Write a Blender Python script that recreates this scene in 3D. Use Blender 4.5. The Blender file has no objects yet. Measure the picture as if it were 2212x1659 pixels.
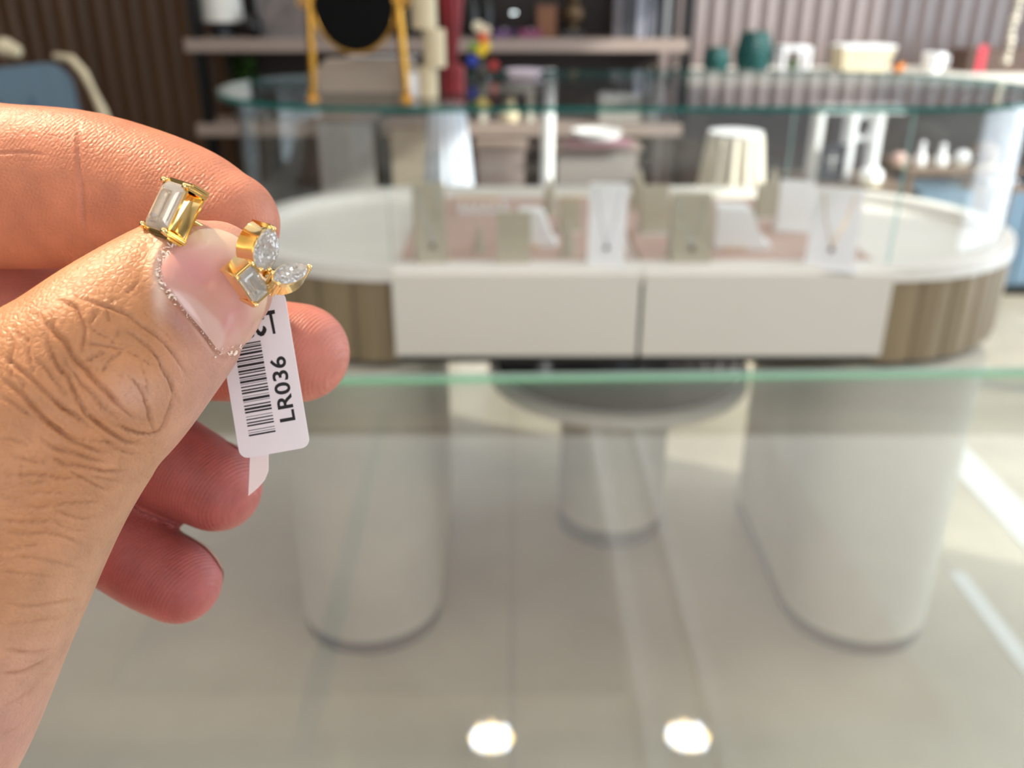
import bpy, bmesh, math, random
import numpy as np
from mathutils import Vector, Matrix
from mathutils.bvhtree import BVHTree
random.seed(7); np.random.seed(7)
PI = math.pi
SC = bpy.context.scene
COL = SC.collection

# ------------------------------------------------------------------ camera
F = 1900.0; CX = 1106.0; CY = 829.5
PITCH = math.radians(24.1); CAMZ = 1.45
cam_d = bpy.data.cameras.new('camera'); cam = bpy.data.objects.new('camera', cam_d); COL.objects.link(cam)
cam.location = (0, 0, CAMZ); cam.rotation_euler = (PI/2 - PITCH, 0, 0)
cam_d.sensor_width = 36; cam_d.lens = 36*F/2212
cam_d.clip_start = 0.005; cam_d.clip_end = 60
cam_d.dof.use_dof = True; cam_d.dof.focus_distance = 0.104; cam_d.dof.aperture_fstop = 22.0
SC.camera = cam
HAND_LV = 1
CM = Matrix.Translation(cam.location) @ cam.rotation_euler.to_matrix().to_4x4()
CMn = np.array(CM)

def U(px, py, dmm):            # a point given by a direction and its distance along the view axis (mm)
    D = dmm/1000.0
    return CM @ Vector(((px-CX)/F*D, -(py-CY)/F*D, -D))
def ray(px, py):
    return CM.to_3x3() @ Vector(((px-CX)/F, -(py-CY)/F, -1.0))
def G(px, py, y):              # point on the vertical plane at distance y
    r = ray(px, py); return Vector((0,0,CAMZ)) + r*(y/r.y)
def H(px, py, z):              # point on the horizontal plane at height z
    r = ray(px, py); return Vector((0,0,CAMZ)) + r*((z-CAMZ)/r.z)

# ------------------------------------------------------------------ world, lights, exposure
w = bpy.data.worlds.new('world'); SC.world = w; w.use_nodes = True
w.node_tree.nodes['Background'].inputs[0].default_value = (0.80, 0.88, 1.0, 1)
w.node_tree.nodes['Background'].inputs[1].default_value = 0.6
SC.view_settings.view_transform = 'Standard'; SC.view_settings.look = 'None'
SC.view_settings.gamma = 1.0; SC.view_settings.use_curve_mapping = False
SC.view_settings.exposure = -0.02
SC.cycles.transparent_max_bounces = 24
SC.cycles.max_bounces = 14; SC.cycles.transmission_bounces = 12; SC.cycles.glossy_bounces = 6
SC.cycles.sample_clamp_indirect = 6.0

def area(name, loc, target, sx, sy, power, col):
    l = bpy.data.lights.new(name, 'AREA'); l.shape = 'RECTANGLE'; l.size = sx; l.size_y = sy
    l.energy = power; l.color = col
    o = bpy.data.objects.new(name, l); COL.objects.link(o); o.location = loc
    o.rotation_euler = (Vector(target)-Vector(loc)).to_track_quat('-Z', 'Y').to_euler()
    return o
# daylight through the right shop windows, then two added fill lamps
area('daylight_right', (3.45, 1.9, 1.55), (0, 1.9, 1.3), 4.4, 2.5, 175, (0.80, 0.90, 1.0))
area('front_fill', (0.9, -2.38, 1.9), (0, 1, 1.2), 2.6, 1.6, 40, (0.92, 0.96, 1.0))  # added fill behind the viewer, for the hand and drawer fronts
area('ceiling_fill', (0.2, 1.6, 2.93), (0.2, 1.6, 0), 5.5, 4.0, 46, (0.98, 0.96, 0.95))  # added soft fill below the ceiling

# ------------------------------------------------------------------ materials
def srgb(r, g, b):
    f = lambda c: (c/255/12.92) if c/255 <= 0.04045 else ((c/255+0.055)/1.055)**2.4
    return (f(r), f(g), f(b))
MATS = {}
def mat(name, col, rough=0.6, metal=0.0, var=0.0, vscale=8.0, bump=0.0, bscale=60.0, spec=0.5, sheen=0.0, col2=None, stretch=(1,1,1)):
    if name in MATS: return MATS[name]
    m = bpy.data.materials.new(name); m.use_nodes = True; MATS[name] = m
    nt = m.node_tree; p = nt.nodes['Principled BSDF']
    p.inputs['Roughness'].default_value = rough; p.inputs['Metallic'].default_value = metal
    p.inputs['Specular IOR Level'].default_value = spec
    p.inputs['Sheen Weight'].default_value = sheen
    tc = nt.nodes.new('ShaderNodeTexCoord'); mp = nt.nodes.new('ShaderNodeMapping')
    mp.inputs['Scale'].default_value = stretch
    nt.links.new(tc.outputs['Object'], mp.inputs['Vector'])
    no = nt.nodes.new('ShaderNodeTexNoise'); no.inputs['Scale'].default_value = vscale; no.inputs['Detail'].default_value = 5
    nt.links.new(mp.outputs[0], no.inputs['Vector'])
    rp = nt.nodes.new('ShaderNodeValToRGB')
    c2 = col2 if col2 else tuple(c*(1-var) for c in col)
    rp.color_ramp.elements[0].position = 0.35; rp.color_ramp.elements[1].position = 0.65
    rp.color_ramp.elements[0].color = (*c2, 1); rp.color_ramp.elements[1].color = (*col, 1)
    nt.links.new(no.outputs['Fac'], rp.inputs['Fac']); nt.links.new(rp.outputs['Color'], p.inputs['Base Color'])
    if bump:
        n2 = nt.nodes.new('ShaderNodeTexNoise'); n2.inputs['Scale'].default_value = bscale; n2.inputs['Detail'].default_value = 4
        nt.links.new(mp.outputs[0], n2.inputs['Vector'])
        b = nt.nodes.new('ShaderNodeBump'); b.inputs['Strength'].default_value = bump; b.inputs['Distance'].default_value = 0.002
        nt.links.new(n2.outputs['Fac'], b.inputs['Height']); nt.links.new(b.outputs['Normal'], p.inputs['Normal'])
    return m
def glassmat(name, tint, ior=1.5, diffuse=None, fac=0.0, rough=0.0):
    m = bpy.data.materials.new(name); m.use_nodes = True; MATS[name] = m
    nt = m.node_tree; nt.nodes.clear()
    out = nt.nodes.new('ShaderNodeOutputMaterial')
    tr = nt.nodes.new('ShaderNodeBsdfTransparent'); tr.inputs[0].default_value = (*tint, 1)
    gl = nt.nodes.new('ShaderNodeBsdfGlossy'); gl.inputs['Roughness'].default_value = rough
    fr = nt.nodes.new('ShaderNodeFresnel')
    ge = nt.nodes.new('ShaderNodeNewGeometry'); mr = nt.nodes.new('ShaderNodeMapRange')
    mr.inputs['To Min'].default_value = ior; mr.inputs['To Max'].default_value = 1.0/ior
    nt.links.new(ge.outputs['Backfacing'], mr.inputs['Value']); nt.links.new(mr.outputs[0], fr.inputs['IOR'])
    mx = nt.nodes.new('ShaderNodeMixShader')
    base = tr.outputs[0]
    if diffuse:
        df = nt.nodes.new('ShaderNodeBsdfDiffuse'); df.inputs[0].default_value = (*diffuse, 1)
        tl = nt.nodes.new('ShaderNodeBsdfTranslucent'); tl.inputs[0].default_value = (*diffuse, 1)
        ad = nt.nodes.new('ShaderNodeMixShader'); ad.inputs[0].default_value = 0.5
        nt.links.new(df.outputs[0], ad.inputs[1]); nt.links.new(tl.outputs[0], ad.inputs[2])
        m2 = nt.nodes.new('ShaderNodeMixShader'); m2.inputs[0].default_value = fac
        nt.links.new(base, m2.inputs[1]); nt.links.new(ad.outputs[0], m2.inputs[2]); base = m2.outputs[0]
    nt.links.new(fr.outputs[0], mx.inputs[0]); nt.links.new(base, mx.inputs[1]); nt.links.new(gl.outputs[0], mx.inputs[2])
    nt.links.new(mx.outputs[0], out.inputs[0])
    return m
def emit(name, col, s):
    m = bpy.data.materials.new(name); m.use_nodes = True; nt = m.node_tree; nt.nodes.clear()
    o = nt.nodes.new('ShaderNodeOutputMaterial'); e = nt.nodes.new('ShaderNodeEmission')
    e.inputs[0].default_value = (*col, 1); e.inputs[1].default_value = s; nt.links.new(e.outputs[0], o.inputs[0])
    return m

M_GLASS = glassmat('clear_glass', (0.988, 0.995, 0.990), 1.45)
M_EDGE = glassmat('green_glass_edge', (0.10, 0.42, 0.36), 1.45, (0.02, 0.22, 0.19), 0.6, 0.1)
M_MINT = glassmat('mint_glass_edge', (0.55, 0.90, 0.72), 1.35, (0.30, 0.80, 0.52), 0.70, 0.2)
M_PANE_EDGE = glassmat('pale_glass_edge', (0.65, 0.85, 0.82), 1.45, (0.55, 0.80, 0.76), 0.45, 0.15)
M_WHITE = mat('white_lacquer', srgb(246,243,238), 0.45, var=0.03)
M_CREAM = mat('cream_panel', srgb(214,209,198), 0.55, var=0.04, vscale=3)
M_STONE = mat('cream_stone', srgb(205,200,186), 0.75, var=0.16, vscale=5, bump=0.15, bscale=40)
M_PINK = mat('pink_suede', srgb(198,164,152), 0.9, var=0.10, vscale=20, sheen=0.3)
M_SLAT = mat('tan_wood', srgb(158,140,112), 0.55, var=0.25, vscale=3, stretch=(6,6,0.5))
M_DARK = mat('dark_plinth', srgb(52,50,48), 0.5)
M_BLACK = mat('black_metal', srgb(14,13,14), 0.4)
M_SHELF = mat('taupe_board', srgb(158,142,134), 0.5, var=0.06, vscale=4)
M_WALL_L = mat('walnut_fluted', srgb(84,60,42), 0.42, var=0.3, vscale=2.0, stretch=(5,5,0.3), spec=0.5)
M_WALL_R = mat('mauve_fluted', srgb(134,120,118), 0.26, var=0.2, vscale=2.0, stretch=(5,5,0.3), spec=0.8)
M_GOLDP = mat('brass', srgb(212,160,72), 0.28, 1.0)
M_GREY = mat('grey_cabinet', srgb(128,120,116), 0.5, var=0.08, vscale=2)
M_BLUE = mat('daylight_blue_panel', srgb(112,138,158), 0.4, var=0.15, vscale=2, stretch=(5,5,0.4))  # blue of window daylight put into the base colour
M_TEAL = mat('teal_ceramic', srgb(20,86,84), 0.45, var=0.35, vscale=25)
M_IVORY = mat('ivory_linen', srgb(222,208,176), 0.7, var=0.08)
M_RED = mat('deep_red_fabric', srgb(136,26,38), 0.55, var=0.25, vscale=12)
M_BEIGE = mat('beige_leather', srgb(172,158,144), 0.55, var=0.05)
M_GREEN = mat('leaf_green', srgb(58,96,36), 0.6, var=0.5, vscale=10)

# ------------------------------------------------------------------ mesh helpers
def obj(name, bm, m, parent=None, smooth=False, bevel=0):
    me = bpy.data.meshes.new(name)
    if bevel:
        es = [e for e in bm.edges if len(e.link_faces) == 2 and e.calc_face_angle(0) > 0.6]
        bmesh.ops.bevel(bm, geom=es, offset=bevel, segments=2, affect='EDGES', profile=0.6)
    bmesh.ops.recalc_face_normals(bm, faces=bm.faces)
    bm.to_mesh(me); bm.free()
    ms = m if isinstance(m, (list, tuple)) else [m]
    for x in ms: me.materials.append(x)
    if smooth:
        me.polygons.foreach_set('use_smooth', [True]*len(me.polygons))
        try: me.set_sharp_from_angle(angle=math.radians(40))
        except Exception: pass
    o = bpy.data.objects.new(name, me); COL.objects.link(o)
    if parent: o.parent = parent
    return o
def thing(name, label, cat, loc=(0,0,0), rz=0, group=None):
    o = bpy.data.objects.new(name, None); COL.objects.link(o); o.location = loc; o.rotation_euler = (0,0,rz)
    o.empty_display_size = 0.02
    return tag(o, label, cat, group)
def tag(o, label, cat, group=None):
    o['label'] = label; o['category'] = cat
    if group: o['group'] = group
    return o
def struct(name, bm, m, **k):
    o = obj(name, bm, m, **k); o['kind'] = 'structure'; return o
def dup(root, loc, rz, label, group=None):
    r = root.copy(); COL.objects.link(r); r.location = loc; r.rotation_euler = (0,0,rz)
    r['label'] = label
    if group: r['group'] = group
    for ch in list(root.children):
        c = ch.copy(); COL.objects.link(c); c.parent = r
        for g in ch.children:
            d = g.copy(); COL.objects.link(d); d.parent = c
    return r
def B(): return bmesh.new()
def box(bm, x0, x1, y0, y1, z0, z1, mi=0):
    v = [bm.verts.new(p) for p in ((x0,y0,z0),(x1,y0,z0),(x1,y1,z0),(x0,y1,z0),(x0,y0,z1),(x1,y0,z1),(x1,y1,z1),(x0,y1,z1))]
    for f in ((0,1,2,3),(4,5,6,7),(0,1,5,4),(1,2,6,5),(2,3,7,6),(3,0,4,7)):
        bm.faces.new([v[i] for i in f]).material_index = mi
    return bm
def lathe(bm, prof, n=32, c=(0,0,0), flute=0, nf=0, capb=True, capt=True, mi=0):
    rings = []
    for r, z in prof:
        ring = []
        for i in range(n):
            a = 2*PI*i/n; rr = r*(1+flute*math.cos(nf*a)) if flute else r
            ring.append(bm.verts.new((c[0]+rr*math.cos(a), c[1]+rr*math.sin(a), c[2]+z)))
        rings.append(ring)
    for a, b in zip(rings, rings[1:]):
        for i in range(n):
            bm.faces.new((a[i], a[(i+1)%n], b[(i+1)%n], b[i])).material_index = mi
    if capb: bm.faces.new(rings[0]).material_index = mi
    if capt: bm.faces.new(rings[-1]).material_index = mi
    return bm
def tube(bm, pts, r, n=10, closed=False):
    pts = [Vector(p) for p in pts]; rings = []
    N = len(pts); rs = r if isinstance(r, (list, tuple)) else [r]*N
    up = Vector((0.13, 0.31, 0.94)).normalized()
    for i, p in enumerate(pts):
        if closed: t = pts[(i+1)%N]-pts[i-1]
        else: t = pts[min(i+1,N-1)]-pts[max(i-1,0)]
        t.normalize(); a = t.cross(up)
        if a.length < 0.1: a = t.cross(Vector((1,0,0)))
        a.normalize(); b = t.cross(a)
        rings.append([bm.verts.new(p + (a*math.cos(2*PI*k/n)+b*math.sin(2*PI*k/n))*rs[i]) for k in range(n)])
    L = list(zip(rings, rings[1:])) + ([(rings[-1], rings[0])] if closed else [])
    for a, b in L:
        for k in range(n): bm.faces.new((a[k], a[(k+1)%n], b[(k+1)%n], b[k]))
    if not closed: bm.faces.new(rings[0]); bm.faces.new(rings[-1])
    return bm
def ball(bm, c, r, n=12, s=(1,1,1)):
    M = Matrix.Translation(c) @ Matrix.Diagonal((s[0], s[1], s[2], 1))
    bmesh.ops.create_uvsphere(bm, u_segments=n, v_segments=max(6, n//2+1), radius=r, matrix=M); return bm
def prism(bm, pts, z0, z1, mi_side=0, mi_cap=0):
    a = [bm.verts.new((x, y, z0)) for x, y in pts]; b = [bm.verts.new((x, y, z1)) for x, y in pts]
    bm.faces.new(a).material_index = mi_cap; bm.faces.new(b).material_index = mi_cap
    n = len(pts)
    for i in range(n): bm.faces.new((a[i], a[(i+1)%n], b[(i+1)%n], b[i])).material_index = mi_side
    return bm
def stadium(hs, R, n=28):
    p = [(hs+R*math.cos(a), R*math.sin(a)) for a in np.linspace(-PI/2, PI/2, n)]
    p += [(-hs+R*math.cos(a), R*math.sin(a)) for a in np.linspace(PI/2, 3*PI/2, n)]
    return p
def frame(bm, outer, inner, z0, z1, mi=0):      # ring-shaped solid between two outlines of equal length
    n = len(outer)
    v = [[bm.verts.new((x, y, z)) for x, y in o] for o, z in ((outer,z0),(outer,z1),(inner,z1),(inner,z0))]
    for k in range(4):
        a, b = v[k], v[(k+1)%4]
        for i in range(n): bm.faces.new((a[i], a[(i+1)%n], b[(i+1)%n], b[i])).material_index = mi
    return bm

# ------------------------------------------------------------------ the room
xat_ = lambda px: G(px, 300, 4.7).x
RX0, RX1, RY0, RY1, RZ = -4.2, 3.3, -2.4, 4.75, 3.0
mf = bpy.data.materials.new('stone_floor_tiles'); mf.use_nodes = True
nt = mf.node_tree; p = nt.nodes['Principled BSDF']; p.inputs['Roughness'].default_value = 0.32
tc = nt.nodes.new('ShaderNodeTexCoord')
br = nt.nodes.new('ShaderNodeTexBrick'); br.offset = 0; br.inputs['Scale'].default_value = 1.0
br.inputs['Brick Width'].default_value = 1.2; br.inputs['Row Height'].default_value = 1.2
br.inputs['Mortar Size'].default_value = 0.004
no = nt.nodes.new('ShaderNodeTexNoise'); no.inputs['Scale'].default_value = 2.2; no.inputs['Detail'].default_value = 6
rp = nt.nodes.new('ShaderNodeValToRGB'); rp.color_ramp.elements[0].position = 0.3; rp.color_ramp.elements[1].position = 0.7
rp.color_ramp.elements[0].color = (*srgb(150,142,124), 1); rp.color_ramp.elements[1].color = (*srgb(182,174,156), 1)
nt.links.new(tc.outputs['Object'], br.inputs['Vector']); nt.links.new(tc.outputs['Object'], no.inputs['Vector'])
nt.links.new(no.outputs['Fac'], rp.inputs['Fac'])
nt.links.new(rp.outputs['Color'], br.inputs['Color1']); nt.links.new(rp.outputs['Color'], br.inputs['Color2'])
br.inputs['Mortar'].default_value = (*srgb(140,134,122), 1)
nt.links.new(br.outputs['Color'], p.inputs['Base Color'])
struct('floor', box(B(), RX0, RX1, RY0, RY1, -0.05, 0), mf)
struct('ceiling', box(B(), RX0, RX1, RY0, RY1, RZ, RZ+0.1), mat('ceiling_paint', srgb(226,220,208), 0.9))
def fluted(x0, x1, y, depth=0.016, pitch=0.088):
    bm = B(); n = int((x1-x0)/pitch*10); z0, z1 = 0, RZ; prev = None
    for i in range(n+1):
        x = x0+(x1-x0)*i/n; ph = ((x/pitch) % 1.0)
        yy = y - depth*(math.sin(PI*ph)**0.6)
        a = bm.verts.new((x, yy, z0)); b = bm.verts.new((x, yy, z1)); c = bm.verts.new((x, y+0.08, z0)); d = bm.verts.new((x, y+0.08, z1))
        if prev:
            bm.faces.new((prev[0], a, b, prev[1])); bm.faces.new((prev[2], prev[3], d, c))
            bm.faces.new((prev[1], b, d, prev[3])); bm.faces.new((prev[0], prev[2], c, a))
        prev = (a, b, c, d)
    return bm
struct('wall_back', fluted(RX0, -0.3, RY1), M_WALL_L, smooth=True)
o = struct('wall_back_right', fluted(-0.3, RX1, RY1), M_WALL_R, smooth=True)
struct('wall_left', box(B(), RX0-0.1, RX0, RY0, RY1, 0, RZ), M_WALL_L)
bm = B()       # right wall: sill, head and piers around the shop windows
box(bm, RX1, RX1+0.1, RY0, RY1, 0, 0.25); box(bm, RX1, RX1+0.1, RY0, RY1, 2.8, RZ)
for y0, y1 in ((RY0, 1.15), (2.58, 2.66), (4.1, RY1)): box(bm, RX1, RX1+0.1, y0, y1, 0.25, 2.8)
struct('wall_right', bm, M_CREAM)
for k, (y0, y1) in enumerate(((1.15, 2.58), (2.66, 4.1))):
    struct('window_%d' % (k+1), box(B(), RX1+0.04, RX1+0.05, y0, y1, 0.25, 2.8), M_GLASS)
bm = B(); box(bm, RX0, RX1, RY0-0.1, RY0, 0, 0.3); box(bm, RX0, RX1, RY0-0.1, RY0, 2.8, RZ)
for x0, x1 in ((RX0, -2.7), (2.3, RX1)): box(bm, x0, x1, RY0-0.1, RY0, 0.3, 2.8)
struct('wall_front', bm, M_CREAM)
struct('light_streak_1', box(B(), 1.19, 1.235, 0.9, 1.98, 0, 0.003), mat('floor_light_streak', srgb(196,200,200), 0.4))  # streaks of light on the floor, built as pale strips
struct('light_streak_2', box(B(), 1.46, 1.58, 1.2, 3.4, 0, 0.003), MATS['floor_light_streak'])
struct('baseboard_back', box(B(), RX0, RX1, 4.68, 4.70, 0, 0.05), M_DARK)
struct('trim_4', box(B(), xat_(1470), RX1, 4.70, 4.712, 0.0505, 1.0), mat('umber_lower_wall', srgb(80,70,66), 0.35, var=0.2, vscale=3))  # darker sheet over the lower part of the right back wall
# ceiling: lower grey panel and two light slots
struct('trim_3', box(B(), -1.2, 0.34, 2.04, 3.7, 2.955, 2.998), mat('grey_ceiling_panel', srgb(150,148,140), 0.9))
M_SLOT = emit('slot_light', (1.0, 0.96, 0.9), 0.7)
for k, (x, ww) in enumerate(((0.40, 0.045), (0.60, 0.03))):
    t = thing('linear_ceiling_light', 'slim recessed strip light in the ceiling, %s of the two' % ('the wider' if k == 0 else 'the narrower'), 'light', (x, 2.4, 2.995), 0, 'ceiling strip lights')
    obj('diffuser', box(B(), -ww/2, ww/2, -1.4, 1.4, -0.006, 0), M_SLOT, t)
    bm = B(); box(bm, -ww/2-0.01, -ww/2, -1.4, 1.4, -0.01, 0); box(bm, ww/2, ww/2+0.01, -1.4, 1.4, -0.01, 0)
    obj('housing', bm, M_WHITE, t)
# round downlights made of many small lamps, seen mirrored in the near glass top
M_LEDW = emit('led_cool', (0.75, 0.85, 1.0), 26); M_LEDY = emit('led_warm', (1.0, 0.72, 0.30), 20)
def downlight():
    t = thing('downlight', '', 'light')
    bm = B(); lathe(bm, [(0.076, 0), (0.076, -0.012), (0.064, -0.012), (0.064, 0)], 36, capb=False, capt=False)
    obj('bezel', bm, M_WHITE, t, smooth=True)
    b1, b2 = B(), B(); k = 0
    for ix in range(-4, 5):
        for iy in range(-4, 5):
            x = ix*0.0145 + (iy % 2)*0.007; y = iy*0.0145
            if x*x+y*y > 0.058**2: continue
            lathe(b1 if (ix+iy) % 2 else b2, [(0.0068, -0.004), (0.0068, -0.002)], 10, (x, y, 0))
    e1 = obj('cool_lamps', b1, M_LEDW, t); e2 = obj('warm_lamps', b2, M_LEDY, t)
    e1['label'] = 'cool white lamp cells'; e2['label'] = 'warm yellow lamp cells'
    obj('reflector', lathe(B(), [(0.064, -0.001), (0.064, 0)], 30), mat('grey_reflector', srgb(150,150,150), 0.3, 0.8), t)
    return t
dl0 = downlight()
for k, (x, y, lb) in enumerate(((-0.058, 1.865, 'round honeycomb ceiling downlight, left of the pair mirrored in the glass top'),
                     (0.498, 1.87, 'round honeycomb ceiling downlight, right of the pair mirrored in the glass top'))):
    if k == 0: t = dl0; t.location = (x, y, 2.998); t['label'] = lb; t['group'] = 'downlights in the ceiling'
    else: t = dup(dl0, (x, y, 2.998), 0, lb, 'downlights in the ceiling')
for k, (x, y) in enumerate(((-1.05, 0.9), (-0.06, 0.6), (0.5, 0.6), (1.3, 0.9), (-0.6, -0.6), (0.4, -0.6), (-1.6, 1.9), (1.9, 0.2))):  # unseen downlights added for sparkle in the stones
    dup(dl0, (x, y, 2.998), 0, 'added honeycomb ceiling downlight out of view, giving the stones sparkle', 'added downlights over the viewer')
def spot(loc, tgt, power, col, ang=70, size=0.05, blend=0.5):
    l = bpy.data.lights.new('spot_beam', 'SPOT'); l.energy = power; l.color = col; l.spot_size = math.radians(ang); l.spot_blend = blend
    l.shadow_soft_size = size
    s = bpy.data.objects.new('spot_beam', l); COL.objects.link(s); s.location = loc
    s.rotation_euler = (Vector(tgt)-Vector(loc)).to_track_quat('-Z', 'Y').to_euler()
HANDP = U(300, 700, 105)
spot((-1.05, 0.9, 2.97), tuple(HANDP), 350, (1.0, 0.80, 0.55), 40, 0.06)      # warm lamp over the counter on the left
spot((1.6, 3.9, 2.95), (1.6, 4.6, 1.0), 50, (0.95, 0.95, 1.0), 120)
spot((-2.2, 3.9, 2.95), (-2.2, 4.7, 1.6), 40, (1.0, 0.88, 0.7), 110)
t = thing('fill_panel', 'added glowing ceiling panel out of view behind and left, brightening the stud', 'light', (-1.75, -0.95, 2.998))  # unseen panel added to brighten the stud diamond
obj('diffuser', box(B(), -0.6, 0.6, -0.45, 0.45, -0.02, -0.012), emit('panel_glow', (1.0, 0.95, 0.88), 4.5), t)
obj('frame', frame(B(), [(-.63,-.48),(.63,-.48),(.63,.48),(-.63,.48)], [(-.6,-.45),(.6,-.45),(.6,.45),(-.6,.45)], -0.03, 0), M_WHITE, t)
# sun through the window onto the floor beyond the cases
sun = bpy.data.lights.new('sun', 'SUN'); sun.energy = 7.0; sun.angle = 0.02; sun.color = (1.0, 0.95, 0.86)
so = bpy.data.objects.new('sun', sun); COL.objects.link(so)
so.rotation_euler = Vector((-0.80, 0.35, -0.42)).to_track_quat('-Z', 'Y').to_euler()

# ------------------------------------------------------------------ oval glass display case
GT = 1.258        # top surface of the glass lid
def case(label, cx, cy, rz, mint=False, detail=True):
    t = thing('display_case', label, 'display case', (cx, cy, 0), rz, 'oval glass display cases')
    hs, R = 0.495, 0.40
    e = M_MINT if mint else M_EDGE
    bm = B(); z1 = GT; z0 = GT-(0.0062 if mint else 0.010); dz = -0.035 if mint else 0.0
    if mint:
        bm2 = B(); prism(bm2, stadium(hs, R), z1-0.0022, z1, 1, 0); prism(bm2, stadium(hs, R-0.0004), z0, z1-0.0023, 2, 0)
        lid = obj('glass_top', bm2, [M_GLASS, M_PANE_EDGE, e], t)
    else:
        prism(bm, stadium(hs, R), z0, z1, 1, 0); lid = obj('glass_top', bm, [M_GLASS, e], t)
    Rg = R-0.035; th = 0.008; zb = 0.945+dz
    for s in (-1, 1):
        bm = B(); y0, y1 = sorted((s*Rg, s*(Rg-th)))
        box(bm, -hs+0.002, hs-0.002, y0, y1, zb, z0)
        for f in bm.faces:
            if abs(f.normal.x) > 0.5 or True:
                c = f.calc_center_median()
                if abs(abs(c.x)-hs) < 0.01: f.material_index = 1
        obj('glass_pane', bm, [M_GLASS, M_PANE_EDGE], t)
        a = np.linspace(-PI/2, PI/2, 26); bm = B(); rings = []
        for q in a:
            rings.append([bm.verts.new((s*(hs+r*math.cos(q)), r*math.sin(q), z)) for r, z in ((Rg, zb), (Rg, z0), (Rg-th, z0), (Rg-th, zb))])
        for u, v in zip(rings, rings[1:]):
            for k in range(4): bm.faces.new((u[k], v[k], v[(k+1)%4], u[(k+1)%4]))
        for r_ in (rings[0], rings[-1]): bm.faces.new(r_).material_index = 1
        obj('curved_glass_pane', bm, [M_GLASS, M_PANE_EDGE], t, smooth=True)
    # deck and rounded white rim
    bm = B(); prism(bm, stadium(hs, R-0.03), 0.915+dz, 0.932+dz); obj('deck', bm, M_WHITE, t)
    rim = frame(B(), stadium(hs, R-0.006), stadium(hs, R-0.055), 0.925+dz, 0.955+dz)
    obj('rim', rim, M_WHITE, t, bevel=0.008)
    # slatted body
    bm = B(); n = 30
    prism(bm, stadium(hs, R-0.03), 0.755, 0.914+dz)
    obj('body', bm, M_DARK, t)
    out = stadium(hs, R-0.012, 28)
    P = [Vector((x, y, 0)) for x, y in out]; L = [0]
    for i in range(len(P)): L.append(L[-1]+(P[(i+1)%len(P)]-P[i]).length)
    tot = L[-1]; ns = 58; sl = B()
    def at(s_):
        s_ %= tot
        for i in range(len(P)):
            if L[i+1] >= s_:
                f = (s_-L[i])/(L[i+1]-L[i]); return P[i].lerp(P[(i+1)%len(P)], f)
        return P[0]
    for k in range(ns):
        a, b = at(tot*k/ns), at(tot*(k+0.86)/ns); m = at(tot*(k+0.43)/ns)
        if abs(a.x) < hs and a.y < 0 and abs(b.x) < hs and detail: continue   # the drawers take the front
        inn = lambda v: v*0.965
        prism(sl, [(a.x,a.y),(m.x*1.006,m.y*1.006),(b.x,b.y),(inn(b).x,inn(b).y),(inn(a).x,inn(a).y)], 0.752, 0.924+dz)
    o = obj('slat_cladding', sl, M_SLAT, t)
    bm = B(); prism(bm, stadium(hs, R-0.05), 0.735, 0.752); obj('underside', bm, M_DARK, t)
    if detail:
        for s in (-1, 1):
            x0, x1 = sorted((s*0.004, s*0.490))
            bm = B(); box(bm, x0, x1, -R-0.012, -R+0.012, 0.775, 0.945)
            dr = obj('drawer', bm, mat('warm_white_lacquer', srgb(238,234,226), 0.5, var=0.03, vscale=2), t, bevel=0.003)
            bm = B(); box(bm, x0+0.006, x1-0.006, -R+0.03, 0.27, 0.9325, 0.948)
            pad = obj('pink_pad', bm, M_PINK, dr, bevel=0.004); pad['label'] = 'pink suede pad of the drawer'
            bm = B(); box(bm, x0, x1, -R+0.0125, -R+0.03, 0.93, 0.957); obj('front_lip', bm, M_WHITE, dr)
    for s in (-1, 1):
        bm = B()
        pts = [(s*0.608+0.174*math.cos(a)*1.0, -0.235+0.174*math.sin(a)) for a in np.linspace(PI, 2*PI, 20)]
        pts += [(s*0.608+0.174*math.cos(a), 0.23+0.174*math.sin(a)) for a in np.linspace(0, PI, 20)]
        prism(bm, pts, 0.04, 0.735); pd = obj('pedestal', bm, M_STONE, t, smooth=True)
        bm = B(); c = s*0.605
        prism(bm, [(c+(x-c)*0.985, y*0.99) for x, y in pts], 0, 0.0395); obj('plinth', bm, M_DARK, pd)
    return t
CX2, CY2 = 0.255, 2.06
case('long oval glass display case on two stone pedestals, holding two drawers of jewellery stands', CX2, CY2, 0)
ang = math.radians(1.6)
cx_, cy_ = -0.14, 0.041
case('oval glass display case nearest the camera, only its clear top and back pane in view', cx_, cy_, ang, mint=True)

# round pedestal table behind the case
t = thing('round_table', 'round pedestal table with a dark glass top seen under the long display case', 'table', (0.292, 2.25, 0))
obj('column', lathe(B(), [(0.152, 0.05), (0.152, 0.475)], 48), M_STONE, t, smooth=True)
obj('plinth', lathe(B(), [(0.1525, 0), (0.1525, 0.0495)], 48), M_BLACK, t, smooth=True)
obj('tabletop', lathe(B(), [(0.33, 0.476), (0.355, 0.48), (0.355, 0.51), (0.345, 0.515)], 64), M_WHITE, t, smooth=True)
obj('glass_inset', lathe(B(), [(0.335, 0.5155), (0.335, 0.519)], 64), mat('smoked_glass', srgb(70,74,74), 0.08, var=0.1), t)

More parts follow.
